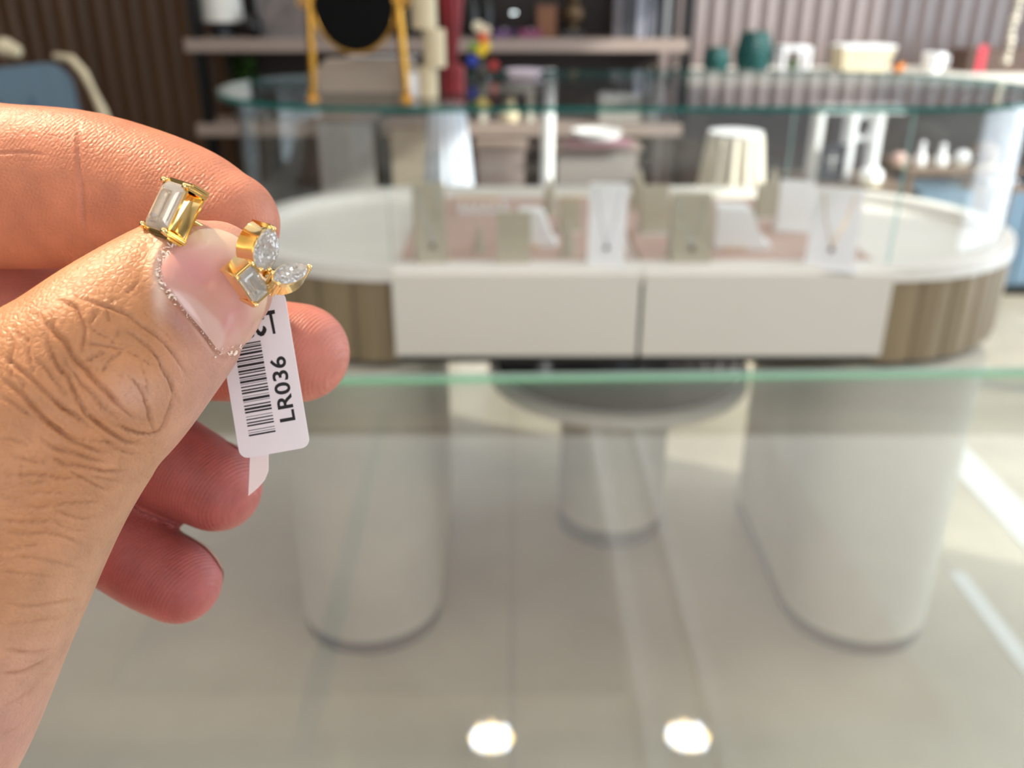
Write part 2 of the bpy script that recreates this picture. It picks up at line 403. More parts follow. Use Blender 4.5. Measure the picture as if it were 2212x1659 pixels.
# ------------------------------------------------------------------ jewellery stands on the deck (tops at z = 0.95)
ZD = 0.9485; GS = 'jewellery stands in the display case'
M_STAND = mat('cream_suede', srgb(190,183,164), 0.8, var=0.05, sheen=0.2)
M_STANDW = mat('white_leatherette', srgb(246,247,250), 0.5)
M_SILV = mat('silver', srgb(205,205,210), 0.2, 1.0)
M_YG = mat('yellow_gold', (0.90, 0.56, 0.17), 0.17, 1.0)
def put(px, py, z=ZD): return H(px, py, z)
def hsize(loc, dpx):            # metres per given pixels at that place
    d = (loc-Vector((0,0,CAMZ))).dot(CM.to_3x3() @ Vector((0,0,-1))); return dpx/F*d
def tower(px, py, wpx, hpx, label, rz=0.0, lean=0.25, jewel=0, mt=None):
    l = put(px, py); ww = hsize(l, wpx); hh = hsize(l, hpx)/math.cos(PITCH)*1.0; d = ww*0.6
    t = thing('jewellery_stand', label, 'jewellery stand', l, rz, GS)
    bm = B()
    pts = [(-d*0.5, 0), (d*0.7, 0), (d*0.45, hh), (d*0.25, hh)]
    va = [bm.verts.new((-ww/2, y, z)) for y, z in pts]; vb = [bm.verts.new((ww/2, y, z)) for y, z in pts]
    bm.faces.new(va); bm.faces.new(vb)
    for i in range(4): bm.faces.new((va[i], va[(i+1)%4], vb[(i+1)%4], vb[i]))
    obj('panel', bm, mt or M_STAND, t, bevel=0.002)
    obj('foot', box(B(), -ww*0.55, ww*0.55, -d*0.6, d*0.8, 0, 0.003), M_STANDW, t)
    if jewel:
        zz = hh*0.3; yy = -d*0.5+d*0.75*0.3-0.004; bm = B()
        for s in (-1, 1): tube(bm, [(s*ww*0.32, -d*0.5+d*0.75*0.95-0.003, hh*0.95), (s*ww*0.2, yy+d*0.3, hh*0.6), (0, yy, zz)], 0.0009, 6)
        ch = obj('chain', bm, M_SILV if jewel == 1 else M_YG, t)
        bm = B(); bmesh.ops.create_icosphere(bm, subdivisions=1, radius=0.006, matrix=Matrix.Translation((0, yy-0.002, zz-0.005))); obj('pendant', bm, mat('smoky_stone', srgb(100,92,90), 0.1), t)
    return t
tower(933, 572, 66, 158, 'tall cream stand at the left end of the left drawer', 0.25, jewel=1)
tower(1110, 572, 72, 102, 'short square cream stand at the front of the left drawer', 0.0)
tower(1308, 576, 80, 160, 'tall white stand with a pendant at the right end of the left drawer', -0.1, jewel=1, mt=M_STANDW)
tower(1412, 502, 60, 90, 'cream stand at the back of the right drawer, behind the pendant stand', 0.1)
tower(1487, 570, 84, 136, 'broad cream stand with earrings at the front of the right drawer', 0.05, jewel=1)
tower(1790, 577, 98, 152, 'tall folded stand with a necklace at the right end of the right drawer', -0.35, jewel=2, mt=M_STANDW)
tower(1712, 495, 70, 92, 'white stand standing behind the tall necklace stand', -0.2, mt=M_STANDW)
tower(1655, 470, 46, 66, 'small cream stand at the back of the right drawer', 0.0)
tower(1230, 500, 44, 62, 'small cream stand at the back of the left drawer', 0.1)
def ramp(px, py, wpx, hpx, label, rz, mt):
    l = put(px, py); ww = hsize(l, wpx); hh = hsize(l, hpx)*1.1
    t = thing('ramp_display', label, 'jewellery stand', l, rz, 'white wedge stands in the display case')
    bm = B(); d = ww*0.55
    pts = [(-ww*0.5, 0), (ww*0.5, 0), (ww*0.5, hh*0.08), (ww*0.33, hh*0.25), (ww*0.12, hh*0.9), (ww*0.02, hh), (-ww*0.5, hh)]
    va = [bm.verts.new((x, -d/2, z)) for x, z in pts]; vb = [bm.verts.new((x, d/2, z)) for x, z in pts]
    bm.faces.new(va); bm.faces.new(vb)
    for i in range(len(pts)): bm.faces.new((va[i], va[(i+1)%len(pts)], vb[(i+1)%len(pts)], vb[i]))
    obj('wedge', bm, mt, t, bevel=0.002)
    bm = B()
    for k in range(3):
        lathe(bm, [(0.006, 0), (0.006, 0.002)], 14, (-ww*0.3+k*ww*0.14, -d/2-0.004, 0.001))
    obj('ring_base', bm, M_YG, t)
ramp(1163, 528, 84, 70, 'white wedge stand behind the short cream stand', -0.1, M_STANDW)
ramp(1600, 530, 118, 78, 'larger white wedge stand in the right drawer', -0.1, M_STANDW)
def finger_cone(px, py, hpx, label, g='ring cones in the display case'):
    l = put(px, py); hh = hsize(l, hpx)*1.1
    t = thing('ring_cone', label, 'ring holder', l, 0, g)
    obj('cone', lathe(B(), [(hh*0.26, 0), (hh*0.2, hh*0.1), (hh*0.14, hh*0.6), (hh*0.05, hh*0.97), (hh*0.02, hh)], 20), M_STAND, t, smooth=True)
    a = [(hh*0.19*math.cos(q), hh*0.19*math.sin(q), hh*0.28) for q in np.linspace(0, 2*PI, 24, endpoint=False)]
    obj('ring', tube(B(), a, 0.0012, 6, True), M_SILV, t, smooth=True)
finger_cone(1036, 545, 56, 'ring cone left of the short cream stand')
finger_cone(1226, 552, 70, 'ring cone right of the white wedge in the left drawer')
finger_cone(1376, 452, 78, 'slim ring cone at the back between the two drawers')
finger_cone(1664, 440, 70, 'slim ring cone behind the right drawer')
finger_cone(1187, 462, 68, 'slim ring cone at the back of the left drawer')
l = put(1045, 460)
t = thing('ring_rack', 'low white ring rack at the back of the left drawer', 'ring holder', l, 0)
bm = B(); ww = hsize(l, 110); box(bm, -ww/2, ww/2, -0.012, 0.014, 0, 0.008)
for k in range(6): box(bm, -ww/2+ww*k/6+0.002, -ww/2+ww*(k+0.62)/6, -0.012, 0.014, 0.008, 0.026)
obj('rack', bm, M_STANDW, t)
bm = B()
for k in range(5): tube(bm, [(-ww/2+ww*(k+0.8)/6, 0.009*math.cos(q), 0.02+0.009*math.sin(q)) for q in np.linspace(0, 2*PI, 16, endpoint=False)], 0.001, 6, True)
r_ = obj('rings', bm, M_YG, t); r_['kind'] = 'stuff'
for k, (a, b, y, ll) in enumerate(((985, 1080, 428, 'long gold chain laid along the back rim, left of the two'), (1210, 1262, 428, 'short gold chain laid along the back rim, right of the two'))):
    p0, p1 = put(a, y, 0.958), put(b, y, 0.958); bm = B(); n = 26
    tube(bm, [p0.lerp(p1, q/n)+Vector((0, 0.006*math.sin(q*1.3), 0)) for q in range(n+1)], 0.0022, 6)
    tag(obj('gold_chain', bm, M_YG), ll, 'necklace', 'gold chains on the rim')

# ------------------------------------------------------------------ things standing on the lid of the long case
ZT = GT+0.0005
# vanity mirror on brass posts
l = H(778, 216, ZT); k = hsize(l, 1)
t = thing('vanity_mirror', 'round dark vanity mirror swung between two brass posts on the glass lid', 'mirror', l)
for s in (-1, 1):
    bm = B(); x = s*k*101
    tube(bm, [(x, 0, 0.006), (x*0.97, 0, k*60), (x*0.93, 0, k*150), (x*0.90, 0, k*225)], [0.006, 0.0075, 0.0075, 0.006], 12)
    ball(bm, (x*0.90, 0, k*232), 0.009)
    post = obj('post', bm, M_GOLDP, t, smooth=True)
    bm = B(); lathe(bm, [(0.014, 0), (0.012, 0.004), (0.006, 0.009), (0.009, 0.016), (0.006, 0.02)], 20, (x, 0, 0)); obj('foot', bm, M_GOLDP, post, smooth=True)
    bm = B()
    for q in range(2):
        tube(bm, [(x*0.93+0.010*math.cos(a)+q*0.008*s, -0.004, k*202-q*0.006+0.010*math.sin(a)) for a in np.linspace(0, 2*PI, 18, endpoint=False)], 0.0022, 6, True)
    obj('ring', bm, M_GOLDP, post, smooth=True)
bm = B(); ring = [(k*86*math.cos(a), 0, k*194+k*98*math.sin(a)) for a in np.linspace(0, 2*PI, 48, endpoint=False)]
tube(bm, ring, 0.0035, 8, True); obj('frame', bm, M_GOLDP, t, smooth=True)
bm = B(); f1 = [bm.verts.new((k*84*math.cos(a), -0.004, k*194+k*96*math.sin(a))) for a in np.linspace(0, 2*PI, 48, endpoint=False)]
f2 = [bm.verts.new((v.co.x, 0.004, v.co.z)) for v in f1]; bm.faces.new(f1); bm.faces.new(f2)
for i in range(48): bm.faces.new((f1[i], f1[(i+1)%48], f2[(i+1)%48], f2[i]))
obj('mirror_plate', bm, mat('dark_mirror', srgb(6,5,5), 0.5, spec=0.1), t)
# beige box with a silver fringe
l = H(790, 200, ZT)
t = thing('jewellery_box', 'long beige leather box on the glass lid, behind the mirror posts', 'box', l+Vector((0, 0.05, 0)))
ww = hsize(l, 205); hh = hsize(l, 50)
obj('box_body', box(B(), -ww*0.5, ww*0.5, -0.05, 0.07, 0, hh), M_BEIGE, t, bevel=0.004)
bm = B(); box(bm, -ww*0.46, ww*0.46, -0.03, 0.06, hh+0.0005, hh+0.012); obj('cushion', bm, M_BEIGE, t, bevel=0.004)
bm = B()
for i in range(16):
    for j in range(2): ball(bm, (-ww*0.18+i*0.0088+(j*0.0044), -0.02+j*0.02, hh+0.018), 0.0045, 8)
z_ = obj('crystal_trim', bm, M_SILV, t, smooth=True); z_['label'] = 'row of silver beads'
l = H(889, 206, ZT)
tag(obj('salt_cellar', lathe(B(), [(0.013, 0), (0.0165, 0.004), (0.0165, 0.042), (0.014, 0.046)], 24, tuple(l+Vector((0.004,-0.032,0)))), mat('white_porcelain', srgb(236,240,250), 0.2), smooth=True), 'small white porcelain cylinder beside the right brass post', 'jar')
bpy.data.objects['salt_cellar'].name = 'porcelain_jar'
# cream stepped candle and red closed parasol
l = H(925, 213, ZT); k = hsize(l, 1)
t = thing('candle_stack', 'stepped cream pillar of stacked cylinders on the glass lid', 'ornament', l+Vector((0, 0.03, 0)))
x = -k*3
obj('lower_cylinder', lathe(B(), [(k*22, 0), (k*22, k*62)], 28, (x, 0, 0)), M_IVORY, t, smooth=True)
obj('middle_cylinder', lathe(B(), [(k*24, k*62.5), (k*24, k*138)], 28, (k*14, 0, 0)), M_IVORY, t, smooth=True)
obj('upper_cylinder', lathe(B(), [(k*27, k*138.5), (k*27, k*250)], 28, (-k*6, 0, 0)), M_IVORY, t, smooth=True)
l = H(975, 205, ZT); k = hsize(l, 1)
t = thing('wrapped_bundle', 'dark red pleated fabric bundle standing beside the cream pillar', 'ornament', l+Vector((0, 0.06, 0)))
obj('base', lathe(B(), [(k*26, 0), (k*26, k*50), (k*18, k*58)], 40, flute=0.06, nf=9), M_RED, t, smooth=True)  # solid base shaped after the reflection in the glass lid
obj('pleated_wrap', lathe(B(), [(k*9, k*58), (k*12, k*85), (k*20, k*140), (k*26, k*200), (k*28, k*260)], 60, flute=0.09, nf=10), M_RED, t, smooth=True)
# little colourful figures
l = H(1040, 165, ZT)
t = thing('glass_bouquet', 'small bouquet of bright orange, yellow and blue glass flowers', 'ornament', l)
k = hsize(l, 1)
obj('vase', lathe(B(), [(k*14, 0), (k*18, k*14), (k*9, k*26), (k*12, k*34)], 20), mat('dark_glass_vase', srgb(60,60,58), 0.1), t, smooth=True)
cols = [(230,90,30), (240,200,30), (250,220,60), (40,70,190), (170,40,40), (235,225,200), (225,205,180), (120,150,60)]
pos = [(5, 78), (9, 60), (0, 52), (-18, 32), (26, 22), (-6, 100), (10, 92), (-16, 60)]
for i, (c, (px_, pz_)) in enumerate(zip(cols, pos)):
    bm = B()
    for q in range(6):
        a = q*PI/3; ball(bm, (k*(px_+6*math.cos(a)), -0.004, k*(pz_+6*math.sin(a))), k*6, 8, (1, 0.6, 1))
    ball(bm, (k*px_, -0.008, k*pz_), k*4, 8)
    bmesh.ops.delete(bm, geom=[], context='VERTS')
    fl = obj('flower', bm, mat('petal_%s' % ['orange','yellow','lemon','blue','crimson','cream','peach','olive'][i], srgb(*c), 0.35), t, smooth=True)
    fl['label'] = ['orange','yellow','lemon yellow','blue','crimson','cream','peach','olive green'][i]+' glass flower'
bm = B()
for px_, pz_ in pos: tube(bm, [(0, 0, k*26), (k*px_*0.5, 0.002, k*pz_*0.6), (k*px_, 0.0, k*pz_)], 0.0012, 5)
obj('stems', bm, M_GREEN, t)
l = H(1132, 163, ZT); k = hsize(l, 1)
t = thing('oval_dish', 'shallow white oval dish on the glass lid beside the glass flowers', 'dish', l)
o = obj('bowl', lathe(B(), [(k*28, 0), (k*40, k*7), (k*42, k*12), (k*38, k*12), (k*26, k*4)], 32), mat('white_dish', srgb(225,215,232), 0.3), t, smooth=True)

# ------------------------------------------------------------------ tall open shelving on the back wall
YS = 4.35
def zat(py, y=YS): return G(1106, py, y).z
def xat(px, py, y=YS): return G(px, py, y).x
t = thing('shelving_unit', 'wide black framed shelving unit with taupe shelves against the back wall', 'shelf', (0,0,0))
xa, xb = xat(408, 100), xat(1478, 100)
for y_, px0 in ((98, 0), (281, 0)):
    z = zat(y_); bm = B(); box(bm, xa-0.02, xb+0.02, YS, YS+0.32, z-0.028, z+0.028); obj('shelf_board', bm, M_SHELF, t, bevel=0.004)
z = 1.75
obj('shelf_board', box(B(), xa, xb, YS+0.02, YS+0.32, z-0.022, z+0.022), M_SHELF, t)
for x in (xa+0.01, xb-0.005, (xa+xb)/2-0.18):
    dep = YS+0.02 if x != (xa+xb)/2-0.18 else YS+0.25
    obj('upright', box(B(), x, x+0.045, dep, dep+0.06, 0, 2.2), M_BLACK, t)
obj('back_panel', box(B(), xa+0.06, xb-0.06, YS+0.325, YS+0.335, 0, 2.2), mat('dark_back', srgb(42,32,30), 0.6), t)
ZS1 = zat(98)+0.029; ZS2 = zat(281)+0.029
def S(px, y=YS+0.1): return xat(px, 90, y)
# on the upper shelf
x = S(478)
t = thing('table_lamp', 'table lamp with white drum shade at the left end of the shelf', 'lamp', (x, YS+0.16, ZS1))
obj('lamp_base', lathe(B(), [(0.055, 0), (0.055, 0.03), (0.045, 0.05), (0.04, 0.062)], 24), mat('slate_base', srgb(40,48,56), 0.3), t, smooth=True)
obj('stem', lathe(B(), [(0.008, 0.0625), (0.008, 0.2)], 10), M_BLACK, t)
obj('shade', lathe(B(), [(0.098, 0.068), (0.092, 0.30), (0.088, 0.30), (0.094, 0.068)], 36, capb=False, capt=False), mat('white_shade', srgb(232,230,224), 0.8), t, smooth=True)
x = S(548)
tag(obj('black_vase', lathe(B(), [(0.025, 0), (0.046, 0.03), (0.048, 0.06), (0.03, 0.09), (0.012, 0.105), (0.016, 0.115)], 28, (x, YS+0.1, ZS1)), mat('black_ceramic', srgb(10,10,11), 0.35), smooth=True), 'small round black vase right of the white lamp', 'vase')
t = thing('picture_frame', 'grey framed picture leaning on the shelf right of the black vase', 'picture', (S(620), YS+0.2, ZS1))
bm = frame(B(), [(-0.15,-0.0),(0.15,0.0),(0.15,0.22),(-0.15,0.22)], [(-0.13,0.02),(0.13,0.02),(0.13,0.2),(-0.13,0.2)], 0, 0.02)
bmesh.ops.rotate(bm, cent=(0,0,0), matrix=Matrix.Rotation(PI/2, 3, 'X'), verts=bm.verts)
obj('frame', bm, mat('pewter', srgb(150,148,150), 0.3, 0.6), t)
obj('picture', box(B(), -0.129, 0.129, -0.012, -0.004, 0.021, 0.199), mat('grey_print', srgb(140,130,126), 0.5, var=0.4, vscale=12), t)
books = [(1330,30,(96,92,96),95),(1348,28,(60,60,66),110),(1364,26,(44,46,52),92),(1380,34,(150,152,164),130),(1402,24,(112,116,126),122),(1418,22,(52,54,60),100),(1436,22,(182,184,186),90),(1452,18,(30,34,44),108)]
for i, (px_, wp, c, hp) in enumerate(books):
    nm = ['taupe','charcoal','black','silver grey patterned','grey blue','dark grey','pale grey','navy'][i]
    x = S(px_); t = thing('book', '%s book standing in the row at the right end of the upper shelf' % nm, 'book', (x, YS+0.14, ZS1), 0, 'books on the upper shelf')
    ww = wp*0.0021*0.28; hh = hp*0.0022
    obj('cover', box(B(), -ww, ww, -0.08, 0.08, 0, hh), mat('book_'+nm.replace(' ', '_'), srgb(*c), 0.5, var=0.3 if i == 3 else 0.05, vscale=40), t, bevel=0.002)
    obj('pages', box(B(), -ww*0.8, ww*0.8, -0.075, 0.075, hh+0.0003, hh+0.002), M_IVORY, t)
t = thing('bronze_bust', 'dark bronze bust in the middle of the upper shelf', 'sculpture', (S(1238), YS+0.14, ZS1))
obj('base', box(B(), -0.05, 0.05, -0.04, 0.04, 0, 0.03), M_DARK, t)
bm = B(); ball(bm, (0, 0, 0.10), 0.05, 16, (1.1, 0.7, 1.0)); ball(bm, (0, 0, 0.175), 0.032, 16, (0.9, 1, 1.2)); lathe(bm, [(0.02, 0.03), (0.02, 0.16)], 12)
obj('figure', bm, mat('bronze', srgb(96,78,58), 0.4, 0.7), t, smooth=True)
t = thing('orange_box', 'brown orange gift box beside the bust', 'box', (S(1180), YS+0.14, ZS1))
obj('carton', box(B(), -0.045, 0.045, -0.05, 0.05, 0, 0.13), mat('rust_card', srgb(120,78,52), 0.6), t); obj('lid', box(B(), -0.047, 0.047, -0.052, 0.052, 0.1303, 0.145), mat('rust_lid', srgb(100,66,50), 0.6), t)
for i, (px_, nm, c) in enumerate(((1090, 'violet', (96,60,110)), (1145, 'magenta', (130,56,96)))):
    t = thing('gift_box', 'low %s gift box on the upper shelf' % nm, 'box', (S(px_), YS+0.12, ZS1), 0, 'coloured gift boxes on the upper shelf')
    obj('carton', box(B(), -0.05, 0.05, -0.05, 0.05, 0, 0.035), mat(nm+'_card', srgb(*c), 0.5), t)
    bm = B(); box(bm, -0.006, 0.006, -0.0505, 0.0505, 0.0353, 0.038); obj('ribbon', bm, M_STANDW, t)
for i, px_ in enumerate((1020, 1052)):
    t = thing('glass_bottle', 'dark glass bottle on the upper shelf, %s of the two' % ('left' if i == 0 else 'right'), 'bottle', (S(px_), YS+0.2, ZS1), 0, 'dark bottles on the upper shelf')
    obj('bottle_body', lathe(B(), [(0.03, 0), (0.032, 0.01), (0.032, 0.15), (0.012, 0.18), (0.012, 0.21)], 20), mat('bottle_dark', srgb(30,34,36), 0.08), t, smooth=True)
    obj('stopper', lathe(B(), [(0.011, 0.2105), (0.013, 0.23)], 14), M_SILV, t)
M_BULB = emit('small_bulb', (0.9, 1.0, 1.0), 9)
for i, (px_, zz) in enumerate(((1108, 0.105), (1112, 0.108))):
    pass
t = thing('string_light', 'pair of bright tiny bulbs on a short stand on the upper shelf', 'light', (S(1110), YS+0.06, ZS1))
bm = B()
for dx in (-0.007, 0.007): ball(bm, (dx, 0, 0.108), 0.004, 10)
obj('bulb', bm, M_BULB, t); obj('stand', lathe(B(), [(0.014, 0), (0.014, 0.004), (0.003, 0.01), (0.003, 0.10)], 12), M_BLACK, t)
# on the lower shelf
t = thing('potted_plant', 'green leafy plant on the lower shelf at its left end', 'plant', (S(508), YS+0.16, ZS2))
obj('pot', lathe(B(), [(0.05, 0), (0.065, 0.09), (0.06, 0.09)], 24), M_DARK, t, smooth=True)
bm = B()
for i in range(60):
    a = random.uniform(0, 2*PI); h_ = random.uniform(0.12, 0.30); r_ = random.uniform(0.02, 0.07)
    c = Vector((r_*math.cos(a), r_*math.sin(a)*0.8, h_)); n = Vector((math.cos(a), math.sin(a), random.uniform(0.1, 1))).normalized()
    s = n.cross(Vector((0,0,1))).normalized()*0.022
    vs = [bm.verts.new(c-n*0.035), bm.verts.new(c+s), bm.verts.new(c+n*0.045), bm.verts.new(c-s)]; bm.faces.new(vs)
f_ = obj('foliage', bm, M_GREEN, t)
t = thing('square_display', 'white square frame display on the lower shelf', 'frame', (S(1100), YS+0.1, ZS2))
bm = B(); box(bm, -0.14, -0.11, -0.02, 0.02, 0, 0.17); box(bm, 0.09, 0.12, -0.02, 0.02, 0, 0.17); box(bm, -0.11, 0.09, -0.02, 0.02, 0.14, 0.17); obj('frame', bm, M_CREAM, t)
obj('bust', lathe(B(), [(0.04, 0), (0.05, 0.03), (0.03, 0.075), (0.018, 0.11)], 18), M_IVORY, t, smooth=True)
t = thing('lidded_box', 'pale grey box on the lower shelf at its right end', 'box', (S(1345), YS+0.12, ZS2))
obj('box_body', box(B(), -0.10, 0.10, -0.06, 0.06, 0, 0.10), M_CREAM, t, bevel=0.004); obj('lid', box(B(), -0.103, 0.103, -0.063, 0.063, 0.1005, 0.13), M_STANDW, t, bevel=0.003)
t = thing('crystal_vase', 'cut glass vase standing right of the pale grey box', 'vase', (S(1420), YS+0.12, ZS2))
obj('vase_body', lathe(B(), [(0.03, 0), (0.04, 0.05), (0.05, 0.19), (0.046, 0.19), (0.03, 0.06)], 24, flute=0.05, nf=8, capt=False), mat('frosted', srgb(190,195,196), 0.15), t, smooth=True)
obj('stems', tube(B(), [(0, 0, 0.06), (0.01, 0, 0.18), (-0.02, 0, 0.25)], 0.004), M_IVORY, t)
t = thing('trinket_bowl', 'shallow white bowl on a mauve cloth on the low cabinet', 'bowl', (xat(1290, 300, 4.1), 4.12, zat(312, 4.1)))
obj('bowl', lathe(B(), [(0.05, 0.012), (0.10, 0.03), (0.115, 0.06), (0.11, 0.06), (0.05, 0.02)], 30), M_STANDW, t, smooth=True)
obj('cloth', box(B(), -0.15, 0.16, -0.09, 0.09, 0, 0.0115), mat('mauve_cloth', srgb(150,110,124), 0.9), t)

# low cabinets under the shelf, in front of the wall
for i, (a, b, top, y, nm) in enumerate(((1030, 1135, 312, 4.15, 'narrow pinkish grey low cabinet'), (1200, 1378, 315, 4.1, 'wide grey low cabinet under the shelf'), (690, 812, 250, 4.18, 'tall pale grey cabinet behind the left end of the display case'), (845, 925, 262, 4.16, 'slim beige cabinet left of the white skirted stand'))):
    x0, x1 = xat(a, 350, y), xat(b, 350, y); z1 = zat(top, y)
    t = thing('cabinet', nm, 'cabinet', ((x0+x1)/2, y, 0), 0, 'low cabinets along the back wall'); hw = (x1-x0)/2
    obj('carcass', box(B(), -hw, hw, 0, 0.17, 0.05, z1-0.02), M_GREY, t)
    obj('door', box(B(), -hw+0.006, hw-0.006, -0.018, -0.0005, 0.06, z1-0.03), mat('cabinet_front_%s' % 'abcd'[i], srgb(*((176,160,156),(150,144,142),(158,156,154),(160,150,134))[i]), 0.5, var=0.05), t, bevel=0.003)
    obj('worktop', box(B(), -hw-0.01, hw+0.01, -0.02, 0.17, z1-0.0195, z1), M_SHELF, t)
    obj('plinth', box(B(), -hw+0.02, hw-0.02, 0.02, 0.15, 0, 0.0495), M_DARK, t)
def skirted(px_, top, w0, w1, y, nm, mats, flute=0.07, name='skirted_stand'):
    x = xat(px_, top, y); z1 = zat(top, y); kk = hsize(Vector((x, y, z1)), 1)
    t = thing(name, nm, 'stand', (x, y, 0), 0, 'fluted tapering stands')
    obj('fluted_body', lathe(B(), [(kk*w1*0.5*1.5, 0), (kk*w1*0.5, z1*0.55), (kk*w0*0.5, z1-0.02), (kk*w0*0.48, z1-0.012)], 96, flute=flute, nf=14), mats, t, smooth=True)
    obj('top_disc', lathe(B(), [(kk*w0*0.5, z1-0.011), (kk*w0*0.52, z1)], 40), M_STANDW, t, smooth=True)
skirted(965, 222, 76, 116, 3.7, 'white pleated tapering stand behind the left half of the display case', mat('white_satin', srgb(214,222,236), 0.5))
skirted(1590, 284, 112, 165, 3.5, 'white and beige pleated tapering stand behind the right drawer', mat('ivory_satin', srgb(222,214,198), 0.55), 0.1)
x = xat(1183, 300, 3.6)
t = thing('pole', 'slender white upright post behind the middle of the display case', 'post', (x, 3.6, 0))
obj('shaft', lathe(B(), [(0.026, 0.021), (0.026, zat(150, 3.6))], 24), M_STANDW, t, smooth=True); obj('foot', lathe(B(), [(0.12, 0), (0.12, 0.014), (0.1, 0.02)], 30), M_STANDW, t, smooth=True)

# ------------------------------------------------------------------ long floating shelf on the right and its objects
YR = 4.25; zr = zat(158, YR)
t = thing('wall_shelf', 'long pale wall shelf on the right carrying teal pots and boxes', 'shelf', (0, 0, 0))
obj('board', box(B(), xat(1486, 150, YR), 3.1, YR-0.02, YR+0.40, zr-0.05, zr), M_CREAM, t, bevel=0.004)
obj('bracket', box(B(), 1.2, 1.24, YR+0.1, YR+0.44, zr-0.2, zr-0.0505), M_BLACK, t); obj('bracket', box(B(), 2.3, 2.34, YR+0.1, YR+0.44, zr-0.2, zr-0.0505), M_BLACK, t)
def R(px_): return xat(px_, 150, YR)
def pot(px_, wpx, hpx, nm):
    kk = hsize(Vector((R(px_), YR, zr)), 1); r = kk*wpx/2; h_ = kk*hpx
    t = thing('textured_pot', nm, 'vase', (R(px_), YR+0.08, zr), 0, 'teal textured pots')
    bm = B(); n = 40; rings = []
    for j in range(19):
        z = j/18; rad = r*(0.72+0.30*math.sin(PI*min(1, z*0.95+0.08)))
        rings.append([bm.verts.new((rad*(1+0.07*math.cos(10*a+PI*(j%2)))*math.cos(a), rad*(1+0.07*math.cos(10*a+PI*(j%2)))*math.sin(a), z*h_)) for a in np.linspace(0, 2*PI, n, endpoint=False)])
    for a, b in zip(rings, rings[1:]):
        for i in range(n): bm.faces.new((a[i], a[(i+1)%n], b[(i+1)%n], b[i]))
    bm.faces.new(rings[0]); obj('pot_body', bm, M_TEAL, t)
    obj('soil', lathe(B(), [(r*0.6, h_*0.9), (r*0.6, h_*0.93)], 24), M_DARK, t)
pot(1554, 54, 50, 'smaller teal pot with diamond relief'); pot(1634, 76, 82, 'larger teal pot with diamond relief')
kk = hsize(Vector((R(1700), YR, zr)), 1)
t = thing('lantern', 'white square lantern right of the teal pots', 'lantern', (R(1718), YR+0.06, zr)); a = kk*27; h_ = kk*44; bm = B()
for sx in (-1, 1):
    for sy in (-1, 1): box(bm, sx*a-0.008, sx*a+0.008, sy*a-0.008, sy*a+0.008, 0, h_)
box(bm, -a-0.008, a+0.008, -a-0.008, a+0.008, h_, h_+0.02); box(bm, -a-0.008, a+0.008, -a-0.008, a+0.008, -0.0, 0.008)
obj('lantern_frame', bm, M_STANDW, t); obj('plant', ball(B(), (0, 0, 0.035), 0.024, 12), M_GREEN, t)
t = thing('trapezoid_box', 'ivory linen lamp shade shaped box wider at its top', 'box', (R(1870), YR+0.08, zr))
bm = B(); v0 = [bm.verts.new((x, y, 0)) for x, y in ((-kk*50,-0.08),(kk*42,-0.08),(kk*42,0.08),(-kk*50,0.08))]; v1 = [bm.verts.new((x, y, kk*50)) for x, y in ((-kk*55,-0.09),(kk*57,-0.09),(kk*57,0.09),(-kk*55,0.09))]
bm.faces.new(v0); bm.faces.new(v1)
for i in range(4): bm.faces.new((v0[i], v0[(i+1)%4], v1[(i+1)%4], v1[i]))
obj('box_body', bm, M_IVORY, t, bevel=0.004); obj('lid', box(B(), -kk*56, kk*58, -0.092, 0.092, kk*50+0.0005, kk*50+0.012), M_STANDW, t, bevel=0.003)
t = thing('gold_ornament', 'tiny amber gold bird ornament right of the ivory box', 'ornament', (R(1948), YR+0.04, zr)); bm = B(); ball(bm, (0, 0, 0.02), 0.02, 12, (1.3, 0.8, 0.9)); ball(bm, (0.02, 0, 0.036), 0.01, 10)
obj('body', bm, mat('amber', srgb(190,110,30), 0.3, 0.6), t, smooth=True)
obj('base', lathe(B(), [(0.018, 0), (0.014, 0.004)], 16), M_GOLDP, t)
t = thing('porcelain_cup', 'small white porcelain cup on the right of the wall shelf', 'cup', (R(2022), YR+0.04, zr))
obj('cup_body', lathe(B(), [(0.03, 0), (0.045, 0.03), (0.05, 0.085), (0.046, 0.085), (0.04, 0.03)], 24, capt=False), M_STANDW, t, smooth=True)
obj('handle', tube(B(), [(0.045, 0, 0.03), (0.07, 0, 0.04), (0.07, 0, 0.06), (0.048, 0, 0.07)], 0.005), M_STANDW, t, smooth=True)
t = thing('wooden_crate', 'brown wooden box with a red band at the right end of the wall shelf', 'box', (R(2160), YR+0.1, zr))
obj('crate', box(B(), -0.14, 0.22, -0.08, 0.10, 0, 0.10), mat('brown_wood', srgb(92,66,52), 0.5, var=0.3, stretch=(1,6,6)), t, bevel=0.004); z_ = obj('band', box(B(), -0.105, -0.065, -0.084, -0.0805, 0, 0.118), mat('coral_red', srgb(205,60,72), 0.5), t); z_['label'] = 'coral red band'
t = thing('pearl_strand', 'strand of cream pearls hanging at the top right corner', 'necklace', (xat(2188, 60, 3.9), 3.9, zat(132, 3.9)))
for i in range(24):
    if i == 0: p0 = obj('pearl', ball(B(), (0, 0, 0), 0.013, 14), mat('pearl', srgb(226,216,196), 0.2), t, smooth=True); p_ = p0
    else: p_ = p0.copy(); COL.objects.link(p_); p_.parent = t
    p_.location = (0.004*math.sin(i), 0, i*0.027); p_.scale = (1, 1, 1) if i % 3 else (1.35, 1.35, 1.2)
obj('cord', tube(B(), [(0, 0, 0), (0, 0, 3.0-zat(132, 3.9)-0.001)], 0.0015, 5), M_IVORY, t)

